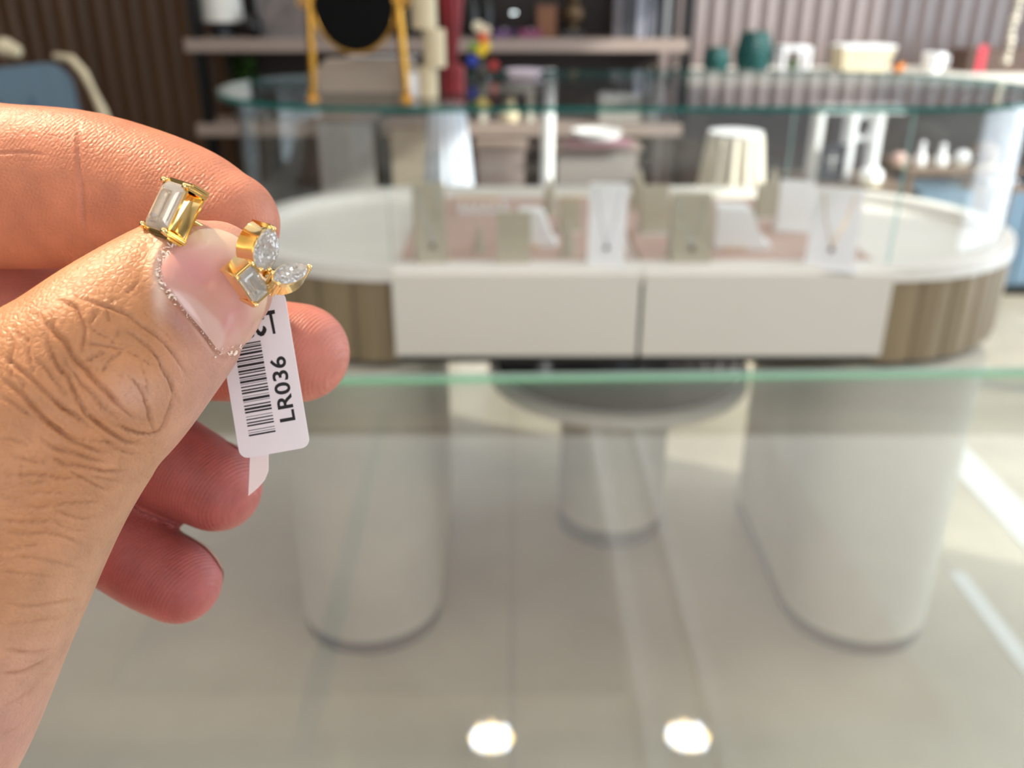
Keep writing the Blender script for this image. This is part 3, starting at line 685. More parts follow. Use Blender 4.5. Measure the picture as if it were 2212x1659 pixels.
# blue grey low cabinet at the right and small tables of trinkets above it
x0, z1 = xat(1985, 420, 4.35), zat(412, 4.35)
t = thing('low_cabinet', 'low cabinet coloured by blue daylight at the foot of the right wall', 'cabinet', (x0, 4.35, 0))
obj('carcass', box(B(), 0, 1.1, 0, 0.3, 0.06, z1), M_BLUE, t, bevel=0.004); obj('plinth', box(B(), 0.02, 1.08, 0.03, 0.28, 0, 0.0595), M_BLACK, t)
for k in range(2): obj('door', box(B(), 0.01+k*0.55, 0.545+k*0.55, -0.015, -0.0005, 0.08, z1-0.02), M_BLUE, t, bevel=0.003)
def table(px0, px1, py, y, nm, c, grp='trinket tables at the back right'):
    a, b = xat(px0, py, y), xat(px1, py, y); z = zat(py, y); hw = (b-a)/2
    t = thing('display_table', nm, 'table', ((a+b)/2, y, 0), 0, grp)
    obj('tabletop', box(B(), -hw, hw, -0.14, 0.16, z-0.03, z), c, t, bevel=0.004)
    for sx in (-1, 1):
        for sy in (-1, 1): obj('leg', box(B(), sx*(hw-0.025)-0.015, sx*(hw-0.025)+0.015, 0.01+sy*0.12-0.012, 0.01+sy*0.12+0.012, 0, z-0.0305), c, t)
    return ((a+b)/2, z, hw)
M_BRN = mat('brown_table', srgb(122,104,92), 0.4, var=0.15)
ta = table(1700, 1920, 384, 3.75, 'brown display table behind the white arched stand', M_BRN)
tb = table(1935, 2175, 352, 3.95, 'brown display table at the far right, crowded with white trinkets', M_BRN)
t = thing('arched_stand', 'white arched stand with a round window on the brown table', 'stand', (xat(1825, 300, 3.72), 3.72, ta[1]))
kk = hsize(Vector((t.location)), 1); bm = B(); hh = kk*140
for x_ in (-62, 8, 62): box(bm, kk*x_-0.012, kk*x_+0.012, -0.05, 0.05, 0, hh)
box(bm, -kk*70, kk*108, -0.055, 0.055, hh, hh+0.028)
obj('stand_frame', bm, M_STANDW, t, bevel=0.003)
bm = B(); n = 24; cc = (kk*35, hh*0.78); rr = kk*20
outer = []; 
for i in range(n):
    a = 2*PI*i/n; s = max(abs(math.cos(a)), abs(math.sin(a))); outer.append((cc[0]+kk*27*math.cos(a)/s, cc[1]+kk*27*math.sin(a)/s))
inner = [(cc[0]+kk*17*math.cos(2*PI*i/n), cc[1]+kk*20*math.sin(2*PI*i/n)) for i in range(n)]
frame(bm, outer, inner, -0.02, 0.02); bmesh.ops.rotate(bm, cent=(0,0,0), matrix=Matrix.Rotation(PI/2, 3, 'X'), verts=bm.verts)
obj('round_window', bm, M_STANDW, t)
t = thing('small_sign', 'small black card sign with white lines standing in front of the arched stand', 'sign', (xat(1795, 370, 3.64), 3.64, ta[1]))
obj('card', box(B(), -0.052, 0.052, -0.004, 0.004, 0, 0.155), mat('black_card', srgb(48,50,56), 0.4), t)
bm = B(); box(bm, -0.03, 0.03, -0.0048, -0.0042, 0.095, 0.098); box(bm, -0.002, 0.002, -0.0048, -0.0042, 0.05, 0.12); obj('marks', bm, M_STANDW, t)
obj('easel_foot', box(B(), -0.02, 0.02, 0.0045, 0.045, 0, 0.004), M_BLACK, t)
trk = [(1884, 50, 36, 0, 'puffy white cushion dish on the brown table'), (1940, 36, 26, 1, 'pinkish shell dish left on the far right table'), (1985, 24, 50, 1, 'white bottle figure on the far right table'), (2030, 26, 46, 1, 'white figurine in the middle of the far right table'), (2075, 34, 30, 1, 'white round jar on the far right table'), (2120, 60, 46, 1, 'brown basket at the right end of the far right table')]
for px_, wp, hp, tt, nm in trk:
    y = 3.615 if tt == 0 else 3.9; z = (ta, tb)[tt][1]; x = xat(px_, 360, y); kk = hsize(Vector((x, y, z)), 1)
    t = thing('trinket', nm, 'ornament', (x, y, z), 0, 'trinkets on the back tables')
    r = kk*wp/2; h_ = kk*hp
    mm = M_BRN if 'brown' in nm[:6] else (mat('shell_pink', srgb(214,180,172), 0.4) if 'pink' in nm else M_STANDW)
    if hp > wp: prof = [(r*0.9, 0), (r, h_*0.3), (r*0.5, h_*0.6), (r*0.35, h_*0.75), (r*0.55, h_*0.88), (r*0.2, h_)]
    else: prof = [(r*0.6, 0), (r, h_*0.35), (r*0.95, h_*0.75), (r*0.5, h_)]
    obj('ornament_body', lathe(B(), prof, 24), mm, t, smooth=True)
    obj('base', lathe(B(), [(r*0.95, 0), (r*0.95, 0.004)], 20), M_IVORY, t)
t = thing('magazine_pile', 'small pile of grey magazines fanned under the far right table', 'magazines', (xat(2098, 390, 3.8), 3.62, zat(400, 3.62)-0.0)); 
t.location.z = 0.0
zz = zat(398, 3.62)
obj('stool_top', box(B(), -0.10, 0.12, -0.07, 0.07, zz-0.02, zz), M_BRN, t); obj('stool_column', lathe(B(), [(0.05, 0), (0.03, zz-0.0205)], 16), M_BRN, t)
for k in range(3):
    bm = B(); box(bm, -0.07, 0.07, -0.05, 0.05, zz+0.0005+k*0.008, zz+0.0075+k*0.008); bmesh.ops.rotate(bm, cent=(0,0,0), matrix=Matrix.Rotation(0.15*k, 3, 'Z'), verts=bm.verts)
    obj('magazine', bm, M_SILV if k == 2 else M_GREY, t)
t['label'] = 'low stool with grey magazines near the far right table'; t['category'] = 'stool'; t.name = 'magazine_stool'

# blue grey screen on the left with a cream cord over its corner
YB = 2.9; x1 = xat(158, 200, YB); z1 = zat(136, YB)
t = thing('screen_panel', 'blue grey free standing panel with a rounded corner at the left edge', 'screen', (x1, YB, 0), 0.10)
pts = [(-0.75, 0.05), (0.045, 0.05)] + [(0.0-0.07+0.07*math.cos(a), z1-0.07+0.07*math.sin(a)) for a in np.linspace(0, PI/2, 8)] + [(-0.75, z1-0.06)]
bm = B(); fa = [bm.verts.new((x, -0.02, z)) for x, z in pts]; fb = [bm.verts.new((x, 0.02, z)) for x, z in pts]; bm.faces.new(fa); bm.faces.new(fb)
for i in range(len(pts)): bm.faces.new((fa[i], fa[(i+1)%len(pts)], fb[(i+1)%len(pts)], fb[i]))
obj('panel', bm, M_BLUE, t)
for x in (-0.68, -0.05): obj('foot', box(B(), x-0.02, x+0.02, -0.15, 0.15, 0, 0.0495), M_DARK, t)
bm = B()
for x in (-0.13, -0.07): box(bm, x*1.7-0.006, x*1.7+0.006, -0.024, -0.0205, 0.1, z1-0.1)
obj('groove_strip', bm, mat('slate_strip', srgb(84,108,128), 0.4), t)
p0 = Vector((x1, YB, z1)); bm = B()
cp = [(-0.02, 0.02, 0.006), (0.03, 0.0, 0.0), (0.065, -0.01, -0.04), (0.082, -0.012, -0.09), (0.10, -0.012, -0.15), (0.112, -0.012, -0.19)]
tube(bm, [p0+Vector((-0.05, 0.03, 0.018))] + [p0+Vector(c) + Vector((-0.015, 0, 0.012)) for c in cp], [0.009, 0.010, 0.013, 0.013, 0.010, 0.015, 0.012], 10)
tag(obj('draped_cord', bm, M_IVORY, smooth=True), 'thick cream cord draped over the corner of the blue grey panel', 'cord')
bm = B(); ball(bm, p0+Vector((-0.185, 0.0, 0.046)), 0.035, 14, (1, 0.8, 0.8)); ball(bm, p0+Vector((-0.155, 0.0, 0.035)), 0.022, 12)
tag(obj('cream_shell', bm, M_IVORY, smooth=True), 'cream shell ornament on top of the blue grey panel', 'ornament')

# ================================================================== the hand
SK = 1.0
def mm_U(px, py, D): return np.array(((px-CX)/F*D, -(py-CY)/F*D, -D))      # camera frame, mm
def to_world(P):      # Nx3 camera frame mm -> world m
    P = np.asarray(P)/1000.0
    return P @ CMn[:3,:3].T + CMn[:3,3]
def chain(secs, cap, nseg=10, nr=44, flat=None, capk=0.96):
    """tapering limb through (px, py, depth mm, half width px, half thickness mm); returns camera-frame rings"""
    C = np.array([mm_U(a, b, d) for a, b, d, _, _ in secs]); W = np.array([r*d/F for _, _, d, r, _ in secs]); T = np.array([q[4] for q in secs])
    X = np.column_stack([C, W, T]); pts = []
    n = len(X)
    for i in range(n-1):
        p0 = X[max(i-1, 0)]; p1 = X[i]; p2 = X[i+1]; p3 = X[min(i+2, n-1)]
        for k in range(nseg):
            t = k/nseg
            pts.append(0.5*((2*p1)+(-p0+p2)*t+(2*p0-5*p1+4*p2-p3)*t*t+(-p0+3*p1-3*p2+p3)*t**3))
    pts.append(X[-1]); pts = np.array(pts)
    t_end = pts[-1,:3]-pts[-3,:3]; t_end /= np.linalg.norm(t_end)
    L = cap*secs[-1][2]/F
    for a in np.linspace(0, PI/2, 16)[1:]:
        q = pts[len(pts)-1].copy() if False else base_end.copy() if False else None
        break
    e = pts[-1].copy(); out = list(pts)
    for a in np.linspace(0, PI/2*0.985, 16)[1:]:
        q = e.copy(); q[:3] = e[:3]+t_end*L*math.sin(a); q[3] = e[3]*math.cos(a)**capk; q[4] = e[4]*math.cos(a)**capk
        out.append(q)
    out = np.array(out); C = out[:, :3]
    t = np.gradient(C, axis=0); t /= np.linalg.norm(t, axis=1)[:, None]
    rings = []
    for i in range(len(C)):
        v = -C[i]/np.linalg.norm(C[i]); s = np.cross(t[i], v); s /= np.linalg.norm(s); b = np.cross(s, t[i])   # s in the picture plane, b towards the eye
        a = np.linspace(0, 2*PI, nr, endpoint=False)
        rings.append(C[i] + np.outer(np.cos(a)*out[i, 3], s) + np.outer(np.sin(a)*out[i, 4], b))
    return rings
def loft(bm, rings):
    vs = [[bm.verts.new(Vector(p)) for p in to_world(r)] for r in rings]; n = len(vs[0])
    for a, b in zip(vs, vs[1:]):
        for k in range(n): bm.faces.new((a[k], a[(k+1)%n], b[(k+1)%n], b[k]))
    bm.faces.new(vs[0]); bm.faces.new(vs[-1])

THUMB = [(-980,1640,150,330,16), (-640,1820,132,310,15.5), (-420,1770,114,285,14.5), (-238,1600,101,262,13), (-104,1295,97,261,12), (6,1052,97,259,11.5), (130,886,98,238,11.2), (212,812,99,222,10.6), (300,728,101,202,10), (400,640,104,172,9.2), (452,612,105.5,150,8.4), (480,600,106.5,125,7.6)]
INDEX = [(-900,900,162,210,12.5), (-650,640,150,195,11), (-450,470,140,186,10.5), (-150,385,128,181,10), (0,404,124,176,9.5), (170,411,122,169,9.0), (300,434,121,159,8.6), (415,462,120,142,8.2), (490,488,119,118,7.4)]
MIDDLE = [(-900,1150,164,190,12.5), (-650,900,158,175,11), (-420,700,156,165,10.5), (-150,620,150,152,10), (0,655,144,142,9.5), (200,695,139,130,9), (400,738,136,123,8.5), (560,757,134,114,8), (640,762,133,108,7.7)]
RING = [(-900,1400,166,180,12), (-650,1200,164,160,10.5), (-380,990,164,150,10), (-100,880,155,132,9), (100,910,146,120,8.5), (300,970,140,112,8), (400,1018,137,104,7.6), (462,1050,136,96,7.2)]
LITTLE = [(-900,1620,166,165,11), (-650,1450,164,145,9.5), (-300,1200,160,130,8.5), (0,1090,148,114,7.8), (150,1118,142,107,7.4), (250,1170,138,101,7.1), (325,1222,136,95,6.8), (382,1254,135,90,6.4)]
CAPS = {'thumb': 92, 'index': 108, 'middle': 114, 'ring': 102, 'little': 95}
PALM = [(-620,1130,160,430,11), (-800,1220,161,450,14), (-1050,1400,157,430,16), (-1300,1580,150,400,17), (-1600,1700,143,400,18.5), (-2200,1780,135,440,22), (-3000,1850,128,520,26)]
bm = B()
for nm_, L_ in (('thumb', THUMB), ('index', INDEX), ('middle', MIDDLE), ('ring', RING), ('little', LITTLE)):
    loft(bm, chain(L_, CAPS[nm_], capk=0.92))
loft(bm, chain(PALM, 60, capk=0.7))
bmesh.ops.recalc_face_normals(bm, faces=bm.faces)
hme = bpy.data.meshes.new('person'); bm.to_mesh(hme); bm.free()
hand = bpy.data.objects.new('person', hme); COL.objects.link(hand)
md = hand.modifiers.new('r', 'REMESH'); md.mode = 'VOXEL'; md.voxel_size = 0.00065; md.use_smooth_shade = True
md = hand.modifiers.new('s', 'SMOOTH'); md.factor = 0.5; md.iterations = 5
dg = bpy.context.evaluated_depsgraph_get(); dg.update()
nme = bpy.data.meshes.new_from_object(hand.evaluated_get(dg)); hand.modifiers.clear()
def quads_mesh(V, Q, name):
    me = bpy.data.meshes.new(name); me.vertices.add(len(V)); me.vertices.foreach_set('co', V.astype(np.float32).ravel())
    me.loops.add(Q.size); me.loops.foreach_set('vertex_index', Q.astype(np.int32).ravel())
    me.polygons.add(len(Q)); me.polygons.foreach_set('loop_start', np.arange(0, Q.size, 4, dtype=np.int32))
    me.update(calc_edges=True); return me
def refine(V, Q):            # one step of quad subdivision with smoothing
    n = len(V); fp = V[Q].mean(1)
    E = np.stack([Q, np.roll(Q, -1, 1)], -1).reshape(-1, 2); Es = np.sort(E, 1); key = Es[:,0].astype(np.int64)*n+Es[:,1]
    uk, inv = np.unique(key, return_inverse=True); inv = inv.ravel(); ne = len(uk); ea = (uk//n).astype(int); eb = (uk % n).astype(int)
    fidx = np.repeat(np.arange(len(Q)), 4); fs = np.zeros((ne, 3)); cnt = np.bincount(inv, minlength=ne).astype(float)
    for k in range(3): fs[:,k] = np.bincount(inv, fp[fidx,k], minlength=ne)
    mid = (V[ea]+V[eb])/2; ep = 0.5*mid+0.5*fs/cnt[:,None]
    val = np.bincount(ea, minlength=n)+np.bincount(eb, minlength=n); F_ = np.zeros((n, 3)); R_ = np.zeros((n, 3)); fc_ = np.bincount(Q.ravel(), minlength=n)
    for k in range(3):
        F_[:,k] = np.bincount(Q.ravel(), fp[fidx,k], minlength=n); R_[:,k] = np.bincount(ea, mid[:,k], minlength=n)+np.bincount(eb, mid[:,k], minlength=n)
    val = np.maximum(val, 1)[:,None]; V2 = (F_/np.maximum(fc_, 1)[:,None] + 2*R_/val + (val-3)*V)/val
    ei = inv.reshape(-1, 4)+n; fi = np.arange(len(Q))+n+ne
    NQ = np.stack([np.stack([Q[:,k], ei[:,k], fi, ei[:,k-1]], 1) for k in range(4)], 1).reshape(-1, 4)
    return np.vstack([V2, ep, fp]), NQ
V0 = np.empty(len(nme.vertices)*3, np.float32); nme.vertices.foreach_get('co', V0); V0 = V0.reshape(-1, 3).astype(float)
Q0 = np.empty(len(nme.loops), np.int32); nme.loops.foreach_get('vertex_index', Q0); Q0 = Q0.reshape(-1, 4)
for _ in range(HAND_LV): V0, Q0 = refine(V0, Q0)
nme = quads_mesh(V0, Q0, 'person'); hand.data = nme
print('hand verts', len(nme.vertices))
nv = len(nme.vertices)
co = np.empty(nv*3, np.float32); nme.vertices.foreach_get('co', co); co = co.reshape(-1, 3).astype(np.float64)
no_ = np.empty(nv*3, np.float32); nme.vertices.foreach_get('normal', no_); no_ = no_.reshape(-1, 3).astype(np.float64)
Rw = CMn[:3,:3]
cc = (co - CMn[:3,3]) @ Rw * 1000.0; cn = no_ @ Rw           # camera frame mm
PX = CX + F*cc[:,0]/(-cc[:,2]); PY = CY - F*cc[:,1]/(-cc[:,2]); DD = -cc[:,2]
facing = np.einsum('ij,ij->i', cn, -cc/np.linalg.norm(cc, axis=1)[:,None])
# nearest finger for every vertex: distance to its centre line, position along it
def axis_param(secs, P):
    C = np.array([mm_U(a, b, d) for a, b, d, _, _ in secs]); W = np.array([r*d/F for _, _, d, r, _ in secs])
    best = np.full(len(P), 1e9, np.float64); along = np.zeros(len(P)); acc = 0
    tot = sum(np.linalg.norm(C[i+1]-C[i]) for i in range(len(C)-1))
    for i in range(len(C)-1):
        d = C[i+1]-C[i]; L = np.linalg.norm(d); t = ((P-C[i]) @ d)/(L*L); tc_ = np.clip(t, 0, 1.6 if i == len(C)-2 else 1)
        dist = np.linalg.norm(P-(C[i]+tc_[:,None]*d), axis=1)/(W[i]+(W[i+1]-W[i])*np.clip(tc_, 0, 1))
        m = dist < best; best[m] = dist[m]; along[m] = (tot-acc-tc_[m]*L); acc += L
    return best, along
names = ['thumb', 'index', 'middle', 'ring', 'little']
res = [axis_param(s, cc) for s in (THUMB, INDEX, MIDDLE, RING, LITTLE)]
dist = np.array([r[0] for r in res]); fid = dist.argmin(0); along = np.array([r[1] for r in res])[fid, np.arange(nv)]

# crease maps traced in the picture plane of the thumb, 1 cell = 1 px
OX, OY, GW, GH = -120, 200, 1000, 1460
yy, xx = np.mgrid[0:GH, 0:GW].astype(np.float64); xx += OX; yy += OY
def stroke(acc, pts, width, depth, soft=1.0):
    pts = np.array(pts, float)
    # smooth the polyline
    if len(pts) > 2:
        q = []
        for i in range(len(pts)-1):
            p0 = pts[max(i-1,0)]; p1 = pts[i]; p2 = pts[i+1]; p3 = pts[min(i+2,len(pts)-1)]
            for k in range(5):
                t = k/5; q.append(0.5*((2*p1)+(-p0+p2)*t+(2*p0-5*p1+4*p2-p3)*t*t+(-p0+3*p1-3*p2+p3)*t**3))
        q.append(pts[-1]); pts = np.array(q)
    n = len(pts); seglen = np.linalg.norm(np.diff(pts, axis=0), axis=1); tot = seglen.sum(); s0 = 0
    tmp = {}
    x0 = int(max(0, pts[:,0].min()-OX-4*width)); x1 = int(min(GW, pts[:,0].max()-OX+4*width+1))
    y0 = int(max(0, pts[:,1].min()-OY-4*width)); y1 = int(min(GH, pts[:,1].max()-OY+4*width+1))
    if x1 <= x0 or y1 <= y0: return
    X = xx[y0:y1, x0:x1]; Y = yy[y0:y1, x0:x1]; best = np.full(X.shape, 1e9); par = np.zeros(X.shape)
    for i in range(n-1):
        d = pts[i+1]-pts[i]; L2 = max(1e-6, d@d); t = np.clip(((X-pts[i,0])*d[0]+(Y-pts[i,1])*d[1])/L2, 0, 1)
        r = np.hypot(X-pts[i,0]-t*d[0], Y-pts[i,1]-t*d[1]); m = r < best; best[m] = r[m]; par[m] = (s0+t[m]*seglen[i])/tot; s0 += seglen[i]
    taper = np.clip(np.minimum(par, 1-par)*5, 0.15, 1)
    v = depth*taper*(np.exp(-(best/width)**2) - 0.28*np.exp(-((best-2.3*width)/(1.3*width))**2))
    acc[y0:y1, x0:x1] += v
Z = lambda L, s=4.608, ox=0, oy=600: [(ox+a/s, oy+b/s) for a, b in L]      # reading taken on an enlarged view
cre = np.zeros((GH, GW))
A = [  # main knuckle creases (x, y on the enlarged view of the knuckle), width, depth
 ([(390,390),(480,470),(560,570),(650,640),(690,720),(740,800),(790,850),(850,900),(900,970),(980,1060),(1060,1130),(1130,1210),(1200,1280),(1290,1350),(1340,1390)], 5.0, .34),
 ([(540,380),(545,450),(545,540),(565,580)], 3.2, .24),
 ([(560,230),(680,270),(760,310),(800,370),(830,450),(850,500),(850,560),(830,650),(815,740),(795,790)], 3.6, .26),
 ([(990,310),(950,370),(920,430),(870,480)], 3, .22),
 ([(740,200),(860,230),(980,270),(1090,300),(1200,340),(1290,380),(1370,450),(1470,520),(1570,590),(1660,680),(1740,780),(1790,860),(1840,950),(1870,1030)], 3.2, .24),
 ([(1080,300),(1075,380),(1090,450)], 2.6, .2), ([(870,500),(960,540),(1040,590),(1110,600)], 2.4, .16),
 ([(1160,200),(1110,240),(1090,290)], 2.4, .18), ([(1380,30),(1310,110),(1240,170)], 2.6, .18),
 ([(1190,490),(1260,530),(1350,590),(1440,660),(1520,730),(1580,830),(1620,930),(1680,1030),(1710,1120),(1750,1200),(1780,1280)], 3.0, .24),
 ([(1190,500),(1170,570),(1120,640),(1100,690)], 2.6, .2), ([(830,670),(920,665),(1030,680),(1130,700),(1230,710),(1310,660)], 2.6, .2),
 ([(1230,710),(1180,760),(1100,820),(1040,900),(1010,970)], 2.8, .22), ([(820,840),(900,810),(980,770),(1060,740)], 3.2, .26),
 ([(1240,720),(1330,770),(1420,820),(1500,870),(1560,890)], 2.2, .15), ([(1360,630),(1450,700),(1540,770),(1640,850)], 2.0, .12),
 ([(1250,960),(1310,1010),(1370,1080),(1410,1160),(1430,1230),(1460,1300),(1470,1370),(1500,1450),(1530,1560)], 3.2, .26),
 ([(1400,840),(1420,920),(1450,1000),(1440,1090),(1450,1170),(1430,1230)], 2.2, .15), ([(1230,950),(1200,1000),(1190,1070)], 2.0, .14),
 ([(1680,1050),(1700,1150),(1690,1260),(1650,1370),(1630,1450),(1560,1540),(1450,1555),(1330,1530),(1220,1490),(1120,1450),(1040,1400)], 3.0, .2),
 ([(1340,1000),(1300,1100),(1240,1180),(1180,1260)], 1.6, .08), ([(1540,1390),(1600,1370),(1640,1400)], 1.8, .12),
 ([(670,860),(740,950),(800,1050),(880,1110),(950,1190),(1000,1260),(1050,1310),(1110,1240)], 3.4, .24),
 ([(1050,1310),(1130,1370),(1170,1430)], 2.0, .14), ([(1200,1290),(1260,1340),(1330,1400)], 1.8, .12),
 ([(660,760),(650,850),(610,940),(590,920)], 2.8, .2), ([(470,480),(480,600),(500,700),(540,800),(600,920),(680,990),(720,1090),(760,1180),(810,1270),(870,1360),(950,1430),(1040,1490),(1120,1550),(1210,1620)], 4.4, .30),
 ([(270,520),(275,620),(285,740),(310,850),(330,950),(330,1000)], 3.2, .24), ([(330,730),(380,820),(450,900),(520,990),(590,1080),(660,1160),(700,1200)], 3.2, .22),
 ([(130,460),(150,530),(200,600),(240,610)], 3.0, .2), ([(110,560),(125,650),(115,760),(100,850),(110,960),(140,1060)], 3.2, .22),
 ([(0,720),(80,810),(170,890),(260,960),(340,1030),(430,1110),(520,1200),(610,1290),(700,1350),(790,1400),(880,1470),(960,1530)], 4.0, .28),
 ([(0,980),(80,1050),(160,1110),(240,1180),(320,1270),(400,1360),(480,1440),(560,1490),(640,1560),(720,1620)], 4.4, .30),
 ([(0,1180),(90,1230),(180,1290),(260,1350),(330,1400)], 3.6, .2), ([(220,1010),(230,1090),(225,1150)], 2.6, .18),
 ([(540,1210),(600,1280),(700,1340),(790,1370)], 2.8, .18), ([(700,1600),(900,1620),(1100,1640),(1240,1650)], 2.8, .16),
 ([(1370,300),(1470,380),(1560,470),(1650,550),(1710,640),(1760,740)], 1.8, .10), ([(1600,880),(1680,960),(1740,1040),(1790,1080)], 1.6, .08),
 ([(1700,560),(1790,620),(1860,680),(1900,740)], 1.8, .08), ([(1790,1080),(1830,1180),(1800,1300)], 1.4, .06),
 ([(860,640),(930,640),(1010,665)], 1.6, .08), ([(1000,1020),(1090,1100),(1160,1180)], 1.4, .06), ([(900,850),(960,920),(1000,990)], 1.8, .1),
]
for L, w_, d_ in A: stroke(cre, Z(L), w_*1.0, d_)
Bc = [([(400,0),(520,90),(620,170),(740,250),(860,300),(980,350),(1100,370)], 4.2, .24), ([(900,0),(960,50),(1040,120),(1130,180),(1230,240),(1320,265),(1430,262)], 4.0, .26),
 ([(1180,60),(1290,130),(1400,165),(1520,170),(1640,110)], 2.8, .16), ([(1000,190),(1080,260),(1180,330),(1280,370),(1400,368)], 2.8, .16),
 ([(380,150),(430,240),(500,290),(600,340),(720,360),(840,400),(960,440),(1120,455)], 3.6, .22), ([(430,400),(560,430),(640,480),(760,490),(880,510),(1010,545),(1180,545),(1290,530)], 3.6, .22),
 ([(0,210),(140,240),(300,300)], 3, .14), ([(60,370),(200,420),(340,450),(500,450)], 3, .14), ([(0,590),(150,590),(320,580),(480,590),(620,620),(760,610),(900,600)], 3.4, .18),
 ([(320,650),(360,660),(520,640),(600,620)], 3, .14), ([(640,500),(720,560),(830,620),(960,690),(1080,730),(1140,725)], 3, .16), ([(900,600),(1050,620),(1180,650),(1260,670)], 2.4, .1),
 ([(180,770),(340,760),(520,760),(700,760)], 3.4, .14), ([(180,880),(300,900),(420,905),(540,880),(700,860),(880,855),(1080,830)], 3.2, .15),
 ([(480,920),(600,950),(720,1000),(860,1020),(1000,980)], 2.8, .13), ([(0,1020),(180,1050),(360,1050),(560,1030)], 3.4, .15), ([(0,1130),(140,1160),(300,1170),(460,1160),(620,1190),(780,1260),(900,1290)], 3.4, .15),
 ([(580,1150),(700,1130),(860,1140)], 2.4, .1), ([(0,1320),(160,1320),(300,1290),(460,1280)], 3.2, .12), ([(100,1410),(300,1400),(480,1440),(640,1470),(760,1520)], 3, .12),
 ([(0,1540),(200,1560),(420,1580),(600,1620)], 3, .12), ([(0,800),(100,830),(180,860)], 3, .12), ([(500,1000),(620,1090),(760,1110)], 2.4, .1)]
for L, w_, d_ in Bc: stroke(cre, Z(L, oy=900), w_, d_)
Cc = [([(0,1300),(60,1310),(140,1300),(185,1290)], 4, .14), ([(0,1350),(70,1345),(150,1330)], 4, .12), ([(0,1400),(60,1410),(110,1405)], 4, .14), ([(0,1455),(50,1452),(100,1425)], 4, .2), ([(0,1530),(60,1500),(80,1480)], 3, .1), ([(0,1590),(40,1570)], 3, .1)]
for L, w_, d_ in Cc: stroke(cre, L, w_, d_)
rng = np.random.RandomState(3)
for k in range(230):      # fine secondary lines following the main ones
    x = rng.uniform(-60, 330); y = rng.uniform(650, 1500)
    th = math.radians(48 - 48*min(1, max(0, (y-820)/300)) + rng.uniform(-16, 16)) if rng.rand() < 0.78 else math.radians(rng.uniform(85, 130))
    L = rng.uniform(18, 60); b = rng.uniform(-8, 8)
    stroke(cre, [(x, y), (x+L/2*math.cos(th)-b*math.sin(th), y+L/2*math.sin(th)+b*math.cos(th)), (x+L*math.cos(th), y+L*math.sin(th))], rng.uniform(1.4, 2.4), rng.uniform(.03, .08))
# groove where the skin meets the nail, and the swollen fold outside it
NAILP = [(398,512),(425,497),(465,493),(505,507),(540,538),(563,575),(577,615),(577,650),(566,690),(547,725),(519,752),(490,765),(472,757),(445,722),(410,682),(376,642),(347,606),(345,585),(352,560),(368,535)]
stroke(cre, [(395,505),(368,528),(350,556),(343,588),(352,618),(380,652),(414,690),(446,728),(468,764),(490,774),(520,762)], 5.0, .16)
stroke(cre, [(372,505),(345,540),(328,585),(338,625),(366,662),(400,700),(430,740),(455,775)], 12.0, -.20)
# index finger joint line
idx = np.zeros((GH, GW))
stroke(idx, [(168,258),(170,300),(169,340),(172,380),(176,420),(178,470),(182,520)], 4.2, .30)
stroke(idx, [(160,262),(152,300),(150,340)], 2.4, .08); stroke(idx, [(-20,332),(60,330),(110,338)], 3, .1)
for k in range(60):
    x = rng.uniform(0, 420); y0_ = 240+0.16*x+rng.uniform(5, 60)
    stroke(idx, [(x, y0_), (x+rng.uniform(-4, 4), y0_+rng.uniform(12, 40))], 1.5, rng.uniform(.02, .05))
def sample(m, px, py):
    x = np.clip(px-OX, 0, GW-1.001); y = np.clip(py-OY, 0, GH-1.001); i = x.astype(int); j = y.astype(int); fx = x-i; fy = y-j
    i1 = np.minimum(i+1, GW-1); j1 = np.minimum(j+1, GH-1)
    v = m[j,i]*(1-fx)*(1-fy)+m[j,i1]*fx*(1-fy)+m[j1,i]*(1-fx)*fy+m[j1,i1]*fx*fy
    return np.where((px < OX) | (px > OX+GW-1) | (py < OY) | (py > OY+GH-1), 0, v)
fade = np.clip((facing-0.02)/0.3, 0, 1)
disp = np.zeros(nv)
th_m = (fid == 0) & (DD < 112); disp[th_m] -= (1.4*sample(cre, PX, PY)*fade)[th_m]
ix_m = (fid == 1); disp[ix_m] -= (sample(idx, PX, PY)*fade)[ix_m]
# soft knuckle pad bulges
disp[th_m] += (0.5*np.exp(-(((PX-300)/70)**2+((PY-850)/60)**2))+0.45*np.exp(-(((PX-130)/80)**2+((PY-690)/50)**2))-0.35*np.exp(-(((PX-190)/30)**2+((PY-790)/26)**2)))[th_m]
co2 = co + no_*disp[:,None]/1000.0
nme.vertices.foreach_set('co', co2.astype(np.float32).ravel())

# colour of the skin by region (pigment, redness, painted light and shade), and finger-aligned coordinates for the ridges
def blob(x, y, sx, sy, rot=0):
    c, s = math.cos(rot), math.sin(rot); dx, dy = PX-x, PY-y; u = dx*c+dy*s; v = -dx*s+dy*c
    return np.exp(-((u/sx)**2+(v/sy)**2))
base = np.array([(0.48,0.215,0.10),(0.51,0.185,0.10),(0.47,0.145,0.10),(0.30,0.07,0.06),(0.30,0.07,0.062)])[fid]  # ring and little finger darkened in colour for the shade on them
col = base.copy()
def mixc(c, wgt):
    global col
    wgt = np.clip(wgt, 0, 1)[:,None]; col = col*(1-wgt)+np.array(c)*wgt
tm = (fid == 0).astype(float)
mixc((0.47,0.285,0.195), 0.8*tm*np.clip((PX+PY*0.75-900)/260, 0, 1))                    # paler, greyer side: cool daylight from the right, painted in
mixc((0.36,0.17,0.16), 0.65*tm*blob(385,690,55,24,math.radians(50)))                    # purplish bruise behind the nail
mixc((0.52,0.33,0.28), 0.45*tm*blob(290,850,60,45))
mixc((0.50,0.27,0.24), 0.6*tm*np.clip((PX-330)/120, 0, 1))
mixc((0.50,0.27,0.24), 0.6*tm*np.clip((PY-1330)/250, 0, 1))
